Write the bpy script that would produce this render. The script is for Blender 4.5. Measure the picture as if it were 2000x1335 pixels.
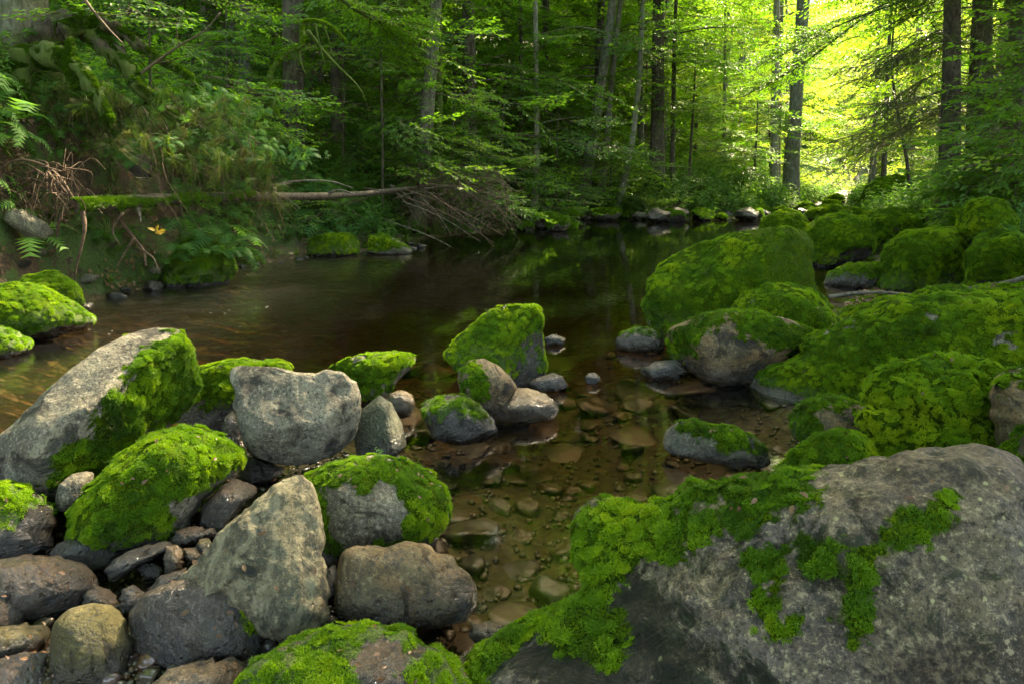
import bpy, bmesh, math, random
import numpy as np
from math import radians, sin, cos, pi
from mathutils import Vector, Matrix

for _o in list(bpy.data.objects):
    bpy.data.objects.remove(_o)
scene = bpy.context.scene
COL = scene.collection
random.seed(7)
RNG = np.random.default_rng(11)

# ------------------------------------------------------------------ camera
CAM_Z = 1.25
PITCH = radians(3.5)                        # nearly level: the photograph keeps its trunks upright
PPY = 345.0 + 1333.0 * math.tan(radians(3.5))   # row of the optical axis (a shifted lens)
F = 1333.0                                  # focal length in pixels of the 2000 px wide photograph
cam_data = bpy.data.cameras.new('camera')
cam_data.lens = 24.0
cam_data.sensor_width = 36.0
cam_data.shift_y = (PPY - 667.5) / 2000.0 * -1.0 * -1.0
cam_data.clip_start = 0.05
cam_data.clip_end = 1500.0
cam = bpy.data.objects.new('camera', cam_data)
COL.objects.link(cam)
cam.location = (0, 0, CAM_Z)
cam.rotation_euler = (radians(90) - PITCH, 0, 0)
scene.camera = cam

# ------------------------------------------------------------------ light
SUN_AZ = radians(34)                        # to the right of the view direction (+Y)
SUN_EL = radians(42)
world = bpy.data.worlds.new('World')
scene.world = world
world.use_nodes = True
wn = world.node_tree.nodes
wl = world.node_tree.links
wn.clear()
sky = wn.new('ShaderNodeTexSky')
sky.sky_type = 'NISHITA'
sky.sun_disc = False
sky.sun_elevation = SUN_EL
sky.sun_rotation = SUN_AZ
sky.air_density = 1.0
sky.dust_density = 2.0
sky.ozone_density = 1.0
bg = wn.new('ShaderNodeBackground')
bg.inputs['Strength'].default_value = 0.15
wo = wn.new('ShaderNodeOutputWorld')
wl.new(sky.outputs[0], bg.inputs['Color'])
wl.new(bg.outputs[0], wo.inputs['Surface'])

sun_data = bpy.data.lights.new('sun', 'SUN')
sun_data.energy = 3.2
sun_data.angle = radians(0.6)
sun_data.color = (1.0, 0.93, 0.78)
sun = bpy.data.objects.new('sun', sun_data)
COL.objects.link(sun)
_sd = Vector((sin(SUN_AZ) * cos(SUN_EL), cos(SUN_AZ) * cos(SUN_EL), sin(SUN_EL)))
sun.rotation_euler = _sd.to_track_quat('Z', 'Y').to_euler()
sun.location = _sd * 60

scene.view_settings.view_transform = 'Standard'
scene.view_settings.look = 'None'
scene.view_settings.exposure = 3.75
scene.view_settings.use_white_balance = True      # the photograph's warm daylight balance
scene.view_settings.white_balance_temperature = 8700
scene.view_settings.white_balance_tint = 10
scene.view_settings.gamma = 1.0
scene.view_settings.use_curve_mapping = False
scene.render.engine = 'CYCLES'
cy = scene.cycles
cy.max_bounces = 7
cy.diffuse_bounces = 3
cy.glossy_bounces = 2
cy.transmission_bounces = 4
cy.transparent_max_bounces = 12
cy.volume_bounces = 0
cy.sample_clamp_indirect = 6.0
cy.use_denoising = True
cy.caustics_reflective = False
cy.caustics_refractive = False

# ------------------------------------------------------------------ camera geometry used to lay things out where they stand
_sp, _cp = sin(PITCH), cos(PITCH)

def ray(px, py):
    x = (np.asarray(px, float) - 1000.0) / F
    y = (PPY - np.asarray(py, float)) / F
    d = np.stack([x, _cp + y * _sp, -_sp + y * _cp], -1)
    return d

CAMP = np.array([0, 0, CAM_Z])

def at_z(px, py, z=0.0):
    d = ray(px, py)
    t = (z - CAM_Z) / d[..., 2]
    return CAMP + d * t[..., None]

def at_y(px, py, y):
    d = ray(px, py)
    t = y / d[..., 1]
    return CAMP + d * np.asarray(t)[..., None]

def to_px(P):
    Q = P - CAMP
    dep = Q[..., 1] * _cp - Q[..., 2] * _sp
    up = Q[..., 1] * _sp + Q[..., 2] * _cp
    dep = np.maximum(dep, 0.02)
    return np.stack([1000 + F * Q[..., 0] / dep, PPY - F * up / dep], -1)

# ------------------------------------------------------------------ noise
_perm = np.random.default_rng(3).permutation(256)
_perm = np.concatenate([_perm, _perm, _perm])
_g = np.random.default_rng(4).normal(size=(256, 3))
_g /= np.linalg.norm(_g, axis=1)[:, None]

def noise3(p):
    p = np.asarray(p, float)
    i = np.floor(p).astype(np.int64)
    f = p - i
    i &= 255
    u = f * f * f * (f * (f * 6 - 15) + 10)
    out = np.zeros(p.shape[0])
    for a in (0, 1):
        wa = u[:, 0] if a else 1 - u[:, 0]
        for b in (0, 1):
            wb = u[:, 1] if b else 1 - u[:, 1]
            for c in (0, 1):
                wc = u[:, 2] if c else 1 - u[:, 2]
                h = _perm[_perm[_perm[(i[:, 0] + a) & 255] + ((i[:, 1] + b) & 255)] + ((i[:, 2] + c) & 255)]
                g = _g[h]
                dt = g[:, 0] * (f[:, 0] - a) + g[:, 1] * (f[:, 1] - b) + g[:, 2] * (f[:, 2] - c)
                out += wa * wb * wc * dt
    return out * 1.6

def fbm(p, sc, octs=4, seed=0.0, gain=0.5):
    p = np.asarray(p, float) * sc + seed * 17.31
    a, s = 1.0, np.zeros(p.shape[0])
    for k in range(octs):
        s += a * noise3(p)
        p = p * 2.03 + 5.7
        a *= gain
    return s

def ridged(p, sc, octs=3, seed=0.0):
    p = np.asarray(p, float) * sc + seed * 11.7
    a, s = 1.0, np.zeros(p.shape[0])
    for k in range(octs):
        s += a * (1 - 2 * np.abs(noise3(p)))
        p = p * 2.1 + 3.1
        a *= 0.5
    return s

def sstep(a, b, x):
    t = np.clip((x - a) / (b - a), 0, 1)
    return t * t * (3 - 2 * t)

# ------------------------------------------------------------------ mesh helpers
def new_mesh(name, V, polys, smooth=True, mats=(), mat_idx=None):
    """polys: an (n,k) integer array or a list of such arrays."""
    if isinstance(polys, np.ndarray):
        polys = [polys]
    me = bpy.data.meshes.new(name)
    V = np.asarray(V, np.float32)
    me.vertices.add(len(V))
    me.vertices.foreach_set('co', V.ravel())
    nl = sum(p.size for p in polys)
    nf = sum(len(p) for p in polys)
    me.loops.add(nl)
    me.loops.foreach_set('vertex_index', np.concatenate([p.ravel() for p in polys]).astype(np.int32))
    me.polygons.add(nf)
    st = []
    o = 0
    for p in polys:
        st.append(o + np.arange(len(p)) * p.shape[1])
        o += p.size
    me.polygons.foreach_set('loop_start', np.concatenate(st).astype(np.int32))
    me.polygons.foreach_set('use_smooth', np.full(nf, smooth, bool))
    if mat_idx is not None:
        me.polygons.foreach_set('material_index', np.asarray(mat_idx, np.int32))
    for m in mats:
        me.materials.append(m)
    me.update(calc_edges=True)
    return me

def attr_f(me, name, vals):
    a = me.attributes.new(name, 'FLOAT', 'POINT')
    a.data.foreach_set('value', np.asarray(vals, np.float32))

def tag(o, label=None, cat=None, group=None, kind=None):
    if label: o['label'] = label
    if cat: o['category'] = cat
    if group: o['group'] = group
    if kind: o['kind'] = kind
    return o

def link(name, me, parent=None, loc=None):
    o = bpy.data.objects.new(name, me)
    COL.objects.link(o)
    if loc is not None:
        o.location = loc
    if parent is not None:
        o.parent = parent
    return o

def empty(name, loc):
    o = bpy.data.objects.new(name, None)
    COL.objects.link(o)
    o.location = loc
    o.empty_display_size = 0.1
    return o

class MB:
    """collects geometry with per-face material index"""
    def __init__(self):
        self.V, self.T, self.Q, self.n = [], [], [], 0
        self.mt, self.mq = [], []
    def add(self, V, tris=None, quads=None, mat=0):
        V = np.asarray(V, float)
        if tris is not None and len(tris):
            self.T.append(np.asarray(tris) + self.n); self.mt.append(np.full(len(tris), mat))
        if quads is not None and len(quads):
            self.Q.append(np.asarray(quads) + self.n); self.mq.append(np.full(len(quads), mat))
        self.V.append(V)
        self.n += len(V)
        return self
    def mesh(self, name, mats, smooth=True, origin=None):
        V = np.concatenate(self.V)
        if origin is not None:
            V = V - np.asarray(origin)
        polys, mi = [], []
        if self.T:
            polys.append(np.concatenate(self.T)); mi.append(np.concatenate(self.mt))
        if self.Q:
            polys.append(np.concatenate(self.Q)); mi.append(np.concatenate(self.mq))
        return new_mesh(name, V, polys, smooth, mats, np.concatenate(mi))
    def tube(self, path, radii, sides=6, mat=0, rough=0.0, seed=0.0, cap=True, rscale=3.0):
        path = np.asarray(path, float)
        n = len(path)
        radii = np.broadcast_to(np.asarray(radii, float), (n,))
        tg = np.gradient(path, axis=0)
        tg /= np.linalg.norm(tg, axis=1)[:, None] + 1e-9
        ref = np.array([0, 0, 1.0]) if abs(tg[:, 2]).mean() < 0.8 else np.array([1.0, 0, 0])
        a = np.cross(tg, ref); a /= np.linalg.norm(a, axis=1)[:, None] + 1e-9
        b = np.cross(tg, a)
        th = np.arange(sides) * 2 * pi / sides
        ring = a[:, None, :] * np.cos(th)[None, :, None] + b[:, None, :] * np.sin(th)[None, :, None]
        P = path[:, None, :] + ring * radii[:, None, None]
        P = P.reshape(-1, 3)
        if rough > 0:
            r = np.repeat(radii, sides)
            d = fbm(P, rscale, 3, seed)
            P = P + ring.reshape(-1, 3) * (d * rough * r)[:, None]
        i = np.arange(n - 1)[:, None] * sides
        j = np.arange(sides)[None, :]
        k = (j + 1) % sides
        q = np.stack([i + j, i + k, i + sides + k, i + sides + j], -1).reshape(-1, 4)
        V = P
        tr = []
        if cap:
            V = np.concatenate([P, path[:1], path[-1:]])
            for s in range(sides):
                tr.append((n * sides, (s + 1) % sides, s))
                tr.append((n * sides + 1, (n - 1) * sides + s, (n - 1) * sides + (s + 1) % sides))
        return self.add(V, np.array(tr) if tr else None, q, mat)

def bez(pts, n=12):
    """Catmull-Rom through pts"""
    pts = np.asarray(pts, float)
    P = np.concatenate([[2 * pts[0] - pts[1]], pts, [2 * pts[-1] - pts[-2]]])
    out = []
    m = len(pts) - 1
    for s in range(m):
        p0, p1, p2, p3 = P[s:s + 4]
        t = np.linspace(0, 1, n, endpoint=(s == m - 1))[:, None]
        out.append(0.5 * (2 * p1 + (-p0 + p2) * t + (2 * p0 - 5 * p1 + 4 * p2 - p3) * t**2 + (-p0 + 3 * p1 - 3 * p2 + p3) * t**3))
    return np.concatenate(out)

# ------------------------------------------------------------------ node helpers
def nmat(name):
    m = bpy.data.materials.new(name)
    m.use_nodes = True
    m.node_tree.nodes.clear()
    return m, m.node_tree.nodes, m.node_tree.links

class NB:
    def __init__(self, name):
        self.m, self.n, self.l = nmat(name)
        self.out = self.n.new('ShaderNodeOutputMaterial')
    def node(self, t, ins=None, **kw):
        x = self.n.new(t)
        for k, v in kw.items():
            setattr(x, k, v)
        for k, v in (ins or {}).items():
            self.set(x.inputs[k], v)
        return x
    def set(self, sock, v):
        if isinstance(v, bpy.types.NodeSocket):
            self.l.new(v, sock)
        elif isinstance(v, (tuple, list)) and sock.type == 'RGBA':
            sock.default_value = tuple(v) + (1,) if len(v) == 3 else v
        else:
            sock.default_value = v
    def coord(self):
        return self.node('ShaderNodeTexCoord').outputs['Object']
    def world(self):
        return self.node('ShaderNodeNewGeometry').outputs['Position']
    def noise(self, vec, scale, detail=4, rough=0.5, dist=0.0):
        return self.node('ShaderNodeTexNoise', {'Vector': vec, 'Scale': scale, 'Detail': detail, 'Roughness': rough, 'Distortion': dist}).outputs['Fac']
    def voro(self, vec, scale, feature='F1', out='Distance'):
        return self.node('ShaderNodeTexVoronoi', {'Vector': vec, 'Scale': scale}, feature=feature).outputs[out]
    def ramp(self, fac, stops, interp='LINEAR'):
        r = self.node('ShaderNodeValToRGB', {'Fac': fac})
        cr = r.color_ramp
        cr.interpolation = interp
        while len(cr.elements) < len(stops):
            cr.elements.new(0.5)
        for e, (p, c) in zip(cr.elements, stops):
            e.position = p
            e.color = tuple(c) + (1,) if len(c) == 3 else c
        return r.outputs['Color']
    def rmap(self, v, a, b, c=0.0, d=1.0):
        return self.node('ShaderNodeMapRange', {'Value': v, 'From Min': a, 'From Max': b, 'To Min': c, 'To Max': d}, interpolation_type='SMOOTHSTEP').outputs[0]
    def mix(self, fac, a, b, mode='MIX'):
        x = self.n.new('ShaderNodeMix')
        x.data_type = 'RGBA'
        x.blend_type = mode
        self.set(x.inputs[0], fac); self.set(x.inputs[6], a); self.set(x.inputs[7], b)
        return x.outputs[2]
    def math(self, op, a, b=0.0, clamp=False):
        x = self.n.new('ShaderNodeMath'); x.operation = op; x.use_clamp = clamp
        self.set(x.inputs[0], a); self.set(x.inputs[1], b)
        return x.outputs[0]
    def attr(self, name, kind='GEOMETRY', out='Fac'):
        return self.node('ShaderNodeAttribute', attribute_name=name, attribute_type=kind).outputs[out]
    def bump(self, h, strength=0.5, dist=0.01, normal=None):
        b = self.node('ShaderNodeBump', {'Height': h, 'Strength': strength, 'Distance': dist})
        if normal is not None:
            self.l.new(normal, b.inputs['Normal'])
        return b.outputs['Normal']
    def principled(self, color, rough, normal=None, spec=0.5, **kw):
        p = self.node('ShaderNodeBsdfPrincipled', {'Base Color': color, 'Roughness': rough, 'Specular IOR Level': spec})
        if normal is not None:
            self.l.new(normal, p.inputs['Normal'])
        for k, v in kw.items():
            self.set(p.inputs[k], v)
        return p.outputs[0]
    def done(self, sh, vol=None):
        self.l.new(sh, self.out.inputs['Surface'])
        if vol is not None:
            self.l.new(vol, self.out.inputs['Volume'])
        return self.m
# ------------------------------------------------------------------ materials
def rock_mat(name, c1, c2, speck=(0.5, 0.5, 0.45), lichen=(0.42, 0.45, 0.36), dark=(0.03, 0.03, 0.028), warm=None,
             lich=0.45, grain=1.0, gloss=0.55, wet=0.12, veins=0.0, big=False):
    sc3 = lambda c, k: tuple(v * k for v in c)
    c1, c2, speck, lichen = sc3(c1, .36), sc3(c2, .50), sc3(speck, .50), sc3(lichen, .46)
    warm = sc3(warm, .55) if warm else None
    c1, c2, lichen = [(c[0] * 1.08, c[1] * .96, c[2] * .78) for c in (c1, c2, lichen)]
    speck = (speck[0] * 1.08, speck[1], speck[2] * .85)
    b = NB(name)
    co = b.coord()
    wz = b.node('ShaderNodeSeparateXYZ', {0: b.world()}).outputs['Z']
    n1 = b.noise(co, 3.0 * grain, 8, 0.6, 0.6)
    n2 = b.noise(co, 14.0 * grain, 8, 0.65, 0.3)
    n3 = b.noise(co, 75.0 * grain, 4, 0.7)
    n4 = b.noise(co, 6.0 * grain, 6, 0.7, 1.2)
    base = b.mix(b.rmap(n1, 0.42, 0.58), c1, c2)
    if warm:
        base = b.mix(b.math('MULTIPLY', b.rmap(n4, 0.47, 0.60), 0.85), base, warm)
    base = b.mix(b.rmap(n2, 0.50, 0.72), base, b.mix(0.6, base, lichen))
    # mineral grain
    base = b.mix(b.math('MULTIPLY', b.rmap(n3, 0.54, 0.64), 0.85), base, speck)
    base = b.mix(b.math('MULTIPLY', b.rmap(n3, 0.46, 0.38), 0.85), base, dark)
    n5 = b.noise(co, 230 * grain, 3, 0.75)
    base = b.mix(b.math('MULTIPLY', b.rmap(n5, 0.55, 0.68), 0.5), base, speck)
    base = b.mix(b.math('MULTIPLY', b.rmap(n5, 0.45, 0.36), 0.7), base, dark)
    if big:
        nb_ = b.noise(co, 1.5, 7, 0.62, 0.8)
        base = b.mix(b.math('MULTIPLY', b.rmap(nb_, 0.44, 0.54), 0.8), base, b.mix(b.rmap(n3, .44, .6), (0.016, 0.012, 0.009), (0.085, 0.064, 0.040)))
        nc_ = b.noise(co, 4.2, 10, 0.75, 1.6)
        base = b.mix(b.math('MULTIPLY', b.rmap(nc_, 0.52, 0.56), 0.85), base, (0.012, 0.018, 0.008))
        yl = b.voro(co, 26)
        base = b.mix(b.math('MULTIPLY', b.math('MULTIPLY', b.rmap(yl, 0.16, 0.10), b.rmap(n4, .48, .55)), 0.7), base, (0.34, 0.33, 0.17))
    # lichen crusts
    lc = b.noise(co, 9.0 * grain, 9, 0.75, 0.5)
    base = b.mix(b.math('MULTIPLY', b.rmap(lc, 0.53, 0.62), lich), base, lichen)
    # dark growth in hollows
    dk = b.noise(co, 5.0 * grain, 9, 0.72, 1.0)
    base = b.mix(b.math('MULTIPLY', b.rmap(dk, 0.52, 0.62), 0.85), base, dark)
    if veins > 0:
        wv = b.node('ShaderNodeTexWave', {'Vector': co, 'Scale': 4.0, 'Distortion': 9.0, 'Detail': 5.0, 'Detail Scale': 2.0}).outputs['Fac']
        base = b.mix(b.math('MULTIPLY', b.rmap(wv, 0.75, 0.95), veins), base, lichen)
    # wet near the water
    wn_ = b.math('ADD', wz, b.math('MULTIPLY', b.math('SUBTRACT', n2, 0.5), 0.10))
    wetf = b.rmap(wn_, wet, wet * 0.35)
    base = b.mix(wetf, base, b.mix(1.0, base, (0.36, 0.34, 0.33), 'MULTIPLY'))
    # moss film where moss grows (green ground under the cushions)
    ms = b.attr('moss')
    mg = b.mix(b.rmap(b.noise(co, 160, 4, .7), .38, .62), (0.008, 0.024, 0.002), (0.055, 0.115, 0.006))
    mg = b.mix(b.rmap(b.noise(co, 12, 4, .6), .42, .62), mg, b.mix(1.0, mg, (1.5, 1.2, .8), 'MULTIPLY'))
    film = b.rmap(b.math('ADD', ms, b.math('MULTIPLY', b.math('SUBTRACT', n2, 0.5), 0.8)), 0.12, 0.55)
    base = b.mix(film, base, mg)
    rough = b.math('ADD', gloss, b.math('MULTIPLY', n2, 0.22))
    rough = b.math('SUBTRACT', rough, b.math('MULTIPLY', wetf, 0.42), True)
    rough = b.math('MAXIMUM', rough, b.math('MULTIPLY', film, 0.9))
    h = b.math('ADD', b.math('MULTIPLY', n2, 1.0), b.math('MULTIPLY', n3, 0.45))
    pits = b.voro(co, 38.0 * grain)
    h = b.math('ADD', h, b.math('MULTIPLY', b.rmap(pits, 0.0, 0.3), 0.35))
    h = b.math('SUBTRACT', h, b.math('MULTIPLY', b.rmap(dk, 0.52, 0.68), 0.9))
    h = b.math('ADD', h, b.math('MULTIPLY', n5, b.math('ADD', 0.22, b.math('MULTIPLY', film, 0.5))))
    nr = b.bump(h, 0.95, 0.020)
    return b.done(b.principled(base, rough, nr, b.math('SUBTRACT', b.math('ADD', 0.22, b.math('MULTIPLY', wetf, 0.5)), b.math('MULTIPLY', film, 0.18))))

ROCK = {
    'grey': rock_mat('grey_rock', (0.20, 0.20, 0.185), (0.30, 0.30, 0.27), lichen=(0.42, 0.44, 0.36)),
    'pale': rock_mat('pale_rock', (0.24, 0.24, 0.22), (0.36, 0.36, 0.32), lichen=(0.46, 0.48, 0.40), lich=0.35),
    'boulder': rock_mat('boulder_rock', (0.062, 0.052, 0.043), (0.165, 0.148, 0.158), speck=(0.50, 0.45, 0.33), lichen=(0.22, 0.195, 0.12), dark=(0.018, 0.020, 0.014),
                        warm=(0.24, 0.185, 0.115), lich=0.3, grain=0.85, gloss=0.45, wet=0.05, big=True),
    'tan': rock_mat('tan_rock', (0.19, 0.15, 0.10), (0.27, 0.20, 0.12), speck=(0.40, 0.33, 0.22), lichen=(0.30, 0.29, 0.20), warm=(0.30, 0.17, 0.07), lich=0.2, gloss=0.38, wet=0.16),
    'brown': rock_mat('brown_rock', (0.10, 0.08, 0.065), (0.17, 0.13, 0.10), speck=(0.30, 0.26, 0.22), lichen=(0.22, 0.21, 0.17), warm=(0.20, 0.12, 0.07), lich=0.15, gloss=0.2, wet=.3),
    'purple': rock_mat('purple_rock', (0.10, 0.088, 0.095), (0.16, 0.14, 0.14), speck=(0.30, 0.28, 0.28), lichen=(0.20, 0.20, 0.19), warm=(0.17, 0.13, 0.09), lich=0.15, gloss=0.2, wet=.22),
    'olive': rock_mat('olive_rock', (0.11, 0.105, 0.045), (0.17, 0.16, 0.07), speck=(0.22, 0.21, 0.12), lichen=(0.2, 0.2, 0.1), lich=0.15, gloss=0.28, wet=.1),
    'dark': rock_mat('dark_rock', (0.045, 0.042, 0.04), (0.09, 0.082, 0.075), speck=(0.18, 0.17, 0.16), lichen=(0.12, 0.12, 0.1), lich=0.15, gloss=0.2, wet=.3),
    'green': rock_mat('green_rock', (0.11, 0.14, 0.105), (0.17, 0.20, 0.15), speck=(0.3, 0.32, 0.26), lichen=(0.25, 0.28, 0.2), lich=0.2, gloss=0.4),
    'veined': rock_mat('veined_rock', (0.17, 0.16, 0.12), (0.27, 0.26, 0.19), speck=(0.42, 0.40, 0.30), lichen=(0.46, 0.46, 0.36), dark=(0.035, 0.045, 0.04), lich=0.6, veins=0.45, wet=0.05),
}

def stream_stone_mat():
    b = NB('stream_stone')
    co = b.coord()
    rnd = b.node('ShaderNodeObjectInfo').outputs['Random']
    c = b.ramp(rnd, [(0.0, (0.055, 0.037, 0.018)), (0.3, (0.10, 0.066, 0.030)), (0.55, (0.045, 0.037, 0.024)), (0.8, (0.14, 0.092, 0.042)), (1.0, (0.075, 0.066, 0.034))])
    c = b.mix(b.rmap(b.noise(co, 18, 6, 0.7), 0.45, 0.62), c, b.mix(1.0, c, (0.35, 0.33, 0.3), 'MULTIPLY'))
    return b.done(b.principled(c, 0.45, b.bump(b.noise(co, 30, 6), 0.5, 0.01)))
STREAM_STONE = stream_stone_mat()

def pebble_mat():
    b = NB('pebble')
    co = b.coord()
    rnd = b.node('ShaderNodeObjectInfo').outputs['Random']
    c = b.ramp(rnd, [(0.0, (0.06, 0.040, 0.028)), (0.25, (0.035, 0.033, 0.036)), (0.5, (0.12, 0.058, 0.032)), (0.75, (0.040, 0.042, 0.032)), (1.0, (0.10, 0.082, 0.065))])
    c = b.mix(b.rmap(b.noise(co, 40, 6, 0.7), 0.45, 0.6), c, b.mix(1.0, c, (0.45, 0.42, 0.4), 'MULTIPLY'))
    return b.done(b.principled(c, 0.16, b.bump(b.noise(co, 60, 6), 0.4, 0.006)))
PEBBLE = pebble_mat()

def leafy(name, stops, trans=(0.10, 0.24, 0.015), tmix=0.5, rough=0.5, spec=0.35, wsc=0.5, rw=0.45):
    """leaf surface: reflecting plus light passing through"""
    b = NB(name)
    rnd = b.node('ShaderNodeObjectInfo').outputs['Random']
    t = b.attr('tint', 'INSTANCER')
    co = b.world()
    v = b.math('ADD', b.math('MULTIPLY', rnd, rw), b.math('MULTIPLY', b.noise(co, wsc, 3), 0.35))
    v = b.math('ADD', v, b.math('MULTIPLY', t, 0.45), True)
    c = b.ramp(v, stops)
    d = b.node('ShaderNodeBsdfPrincipled', {'Base Color': c, 'Roughness': rough, 'Specular IOR Level': spec}).outputs[0]
    tc = b.mix(0.55, c, trans)
    tr = b.node('ShaderNodeBsdfTranslucent', {'Color': b.mix(1.0, tc, (2.0, 2.0, 1.4), 'MULTIPLY')}).outputs[0]
    mx = b.node('ShaderNodeMixShader', {0: tmix, 1: d, 2: tr}).outputs[0]
    return b.done(mx)

LEAF = leafy('beech_leaf', [(0.0, (0.014, 0.055, 0.014)), (0.35, (0.028, 0.092, 0.018)), (0.7, (0.055, 0.135, 0.020)), (1.0, (0.12, 0.19, 0.022))], trans=(0.11, 0.25, 0.014))
SUNLEAF = leafy('sunlit_beech_leaf', [(0.0, (0.035, 0.10, 0.015)), (0.5, (0.09, 0.18, 0.025)), (1.0, (0.20, 0.27, 0.04))], trans=(0.24, 0.34, 0.05), tmix=0.55)  # backlit sun glow put into a yellower, brighter copy of the leaf colour
HERB = leafy('herb_leaf', [(0.0, (0.020, 0.07, 0.022)), (0.4, (0.035, 0.11, 0.03)), (0.8, (0.075, 0.165, 0.03)), (1.0, (0.14, 0.21, 0.035))], trans=(0.09, 0.22, 0.02), tmix=0.4, wsc=1.2, rough=.65, spec=.12)
NEEDLE = leafy('spruce_needle', [(0.0, (0.018, 0.04, 0.014)), (0.5, (0.035, 0.065, 0.018)), (1.0, (0.07, 0.10, 0.025))], trans=(0.06, 0.1, 0.015), tmix=0.25)
MOSS = leafy('moss_leaf', [(0.0, (0.018, 0.022, 0.004)), (0.2, (0.016, 0.055, 0.003)), (0.42, (0.050, 0.125, 0.005)), (0.66, (0.115, 0.215, 0.007)), (1.0, (0.22, 0.29, 0.010))], trans=(0.09, 0.20, 0.008), tmix=0.35, rough=0.6, spec=0.2, wsc=9.0, rw=.14)
GRASS = leafy('grass_blade', [(0.0, (0.025, 0.06, 0.012)), (0.5, (0.06, 0.12, 0.02)), (0.9, (0.13, 0.15, 0.05)), (1.0, (0.20, 0.18, 0.08))], trans=(0.14, 0.22, 0.03), tmix=0.35, wsc=1.5)
DRY = leafy('dry_grass', [(0.0, (0.03, 0.04, 0.014)), (0.5, (0.06, 0.068, 0.025)), (1.0, (0.13, 0.12, 0.05))], trans=(0.1, 0.11, 0.03), tmix=0.3)
LITTER = leafy('dead_leaf', [(0.0, (0.03, 0.016, 0.009)), (0.5, (0.07, 0.035, 0.018)), (0.85, (0.12, 0.065, 0.03)), (1.0, (0.15, 0.10, 0.05))], trans=(0.2, 0.1, 0.04), tmix=0.15)

def bark_mat(name, c1, c2, lich, moss=0.3, mossz=1.2):
    b = NB(name)
    co = b.coord()
    st = b.node('ShaderNodeMapping', {'Vector': co, 'Scale': (1, 1, 0.22)}).outputs[0]
    n1 = b.noise(st, 18, 7, 0.65, 0.5)
    n2 = b.noise(co, 2.2, 6, 0.6, 0.5)
    n3 = b.noise(co, 9, 7, 0.7)
    c = b.mix(b.rmap(n1, 0.4, 0.62), c1, c2)
    c = b.mix(b.math('MULTIPLY', b.rmap(n3, 0.5, 0.62), 0.6), c, lich)
    z = b.node('ShaderNodeSeparateXYZ', {0: co}).outputs['Z']
    mz = b.math('MULTIPLY', b.rmap(z, mossz, 0.0), 1.0)
    mf = b.math('MULTIPLY', b.rmap(b.math('ADD', n2, b.math('MULTIPLY', mz, 0.35)), 0.55, 0.68), moss, True)
    c = b.mix(mf, c, (0.05, 0.085, 0.012))
    return b.done(b.principled(c, 0.85, b.bump(b.math('ADD', n1, n3), 0.8, 0.02), 0.25))
BARK = {
    'grey': bark_mat('grey_bark', (0.075, 0.068, 0.055), (0.14, 0.13, 0.105), (0.19, 0.20, 0.15), 0.8),
    'brown': bark_mat('brown_bark', (0.035, 0.028, 0.022), (0.085, 0.065, 0.048), (0.11, 0.11, 0.08), 0.8),
    'pale': bark_mat('pale_bark', (0.13, 0.12, 0.10), (0.22, 0.21, 0.17), (0.28, 0.29, 0.23), 0.5),
    'mossy': bark_mat('mossy_bark', (0.05, 0.045, 0.03), (0.09, 0.08, 0.05), (0.09, 0.11, 0.05), 1.0, 9.0),
}
def wood_mat(name, c1, c2, rough=0.8):
    b = NB(name)
    co = b.coord()
    n = b.noise(co, 25, 6, 0.7)
    return b.done(b.principled(b.mix(b.rmap(n, 0.38, 0.62), c1, c2), rough, b.bump(n, 0.6, 0.005), 0.3))
TWIG = wood_mat('twig_wood', (0.05, 0.035, 0.022), (0.12, 0.085, 0.055))
BRUSH = wood_mat('brush_wood', (0.05, 0.032, 0.022), (0.13, 0.085, 0.058))
LOGW = wood_mat('log_wood', (0.030, 0.023, 0.017), (0.095, 0.075, 0.055), 0.85)
ROOTW = wood_mat('root_wood', (0.028, 0.016, 0.010), (0.085, 0.050, 0.030))
DEADWOOD = wood_mat('dead_wood', (0.06, 0.05, 0.04), (0.16, 0.135, 0.105))
STEM = wood_mat('herb_stem', (0.05, 0.08, 0.02), (0.09, 0.11, 0.035))

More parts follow.
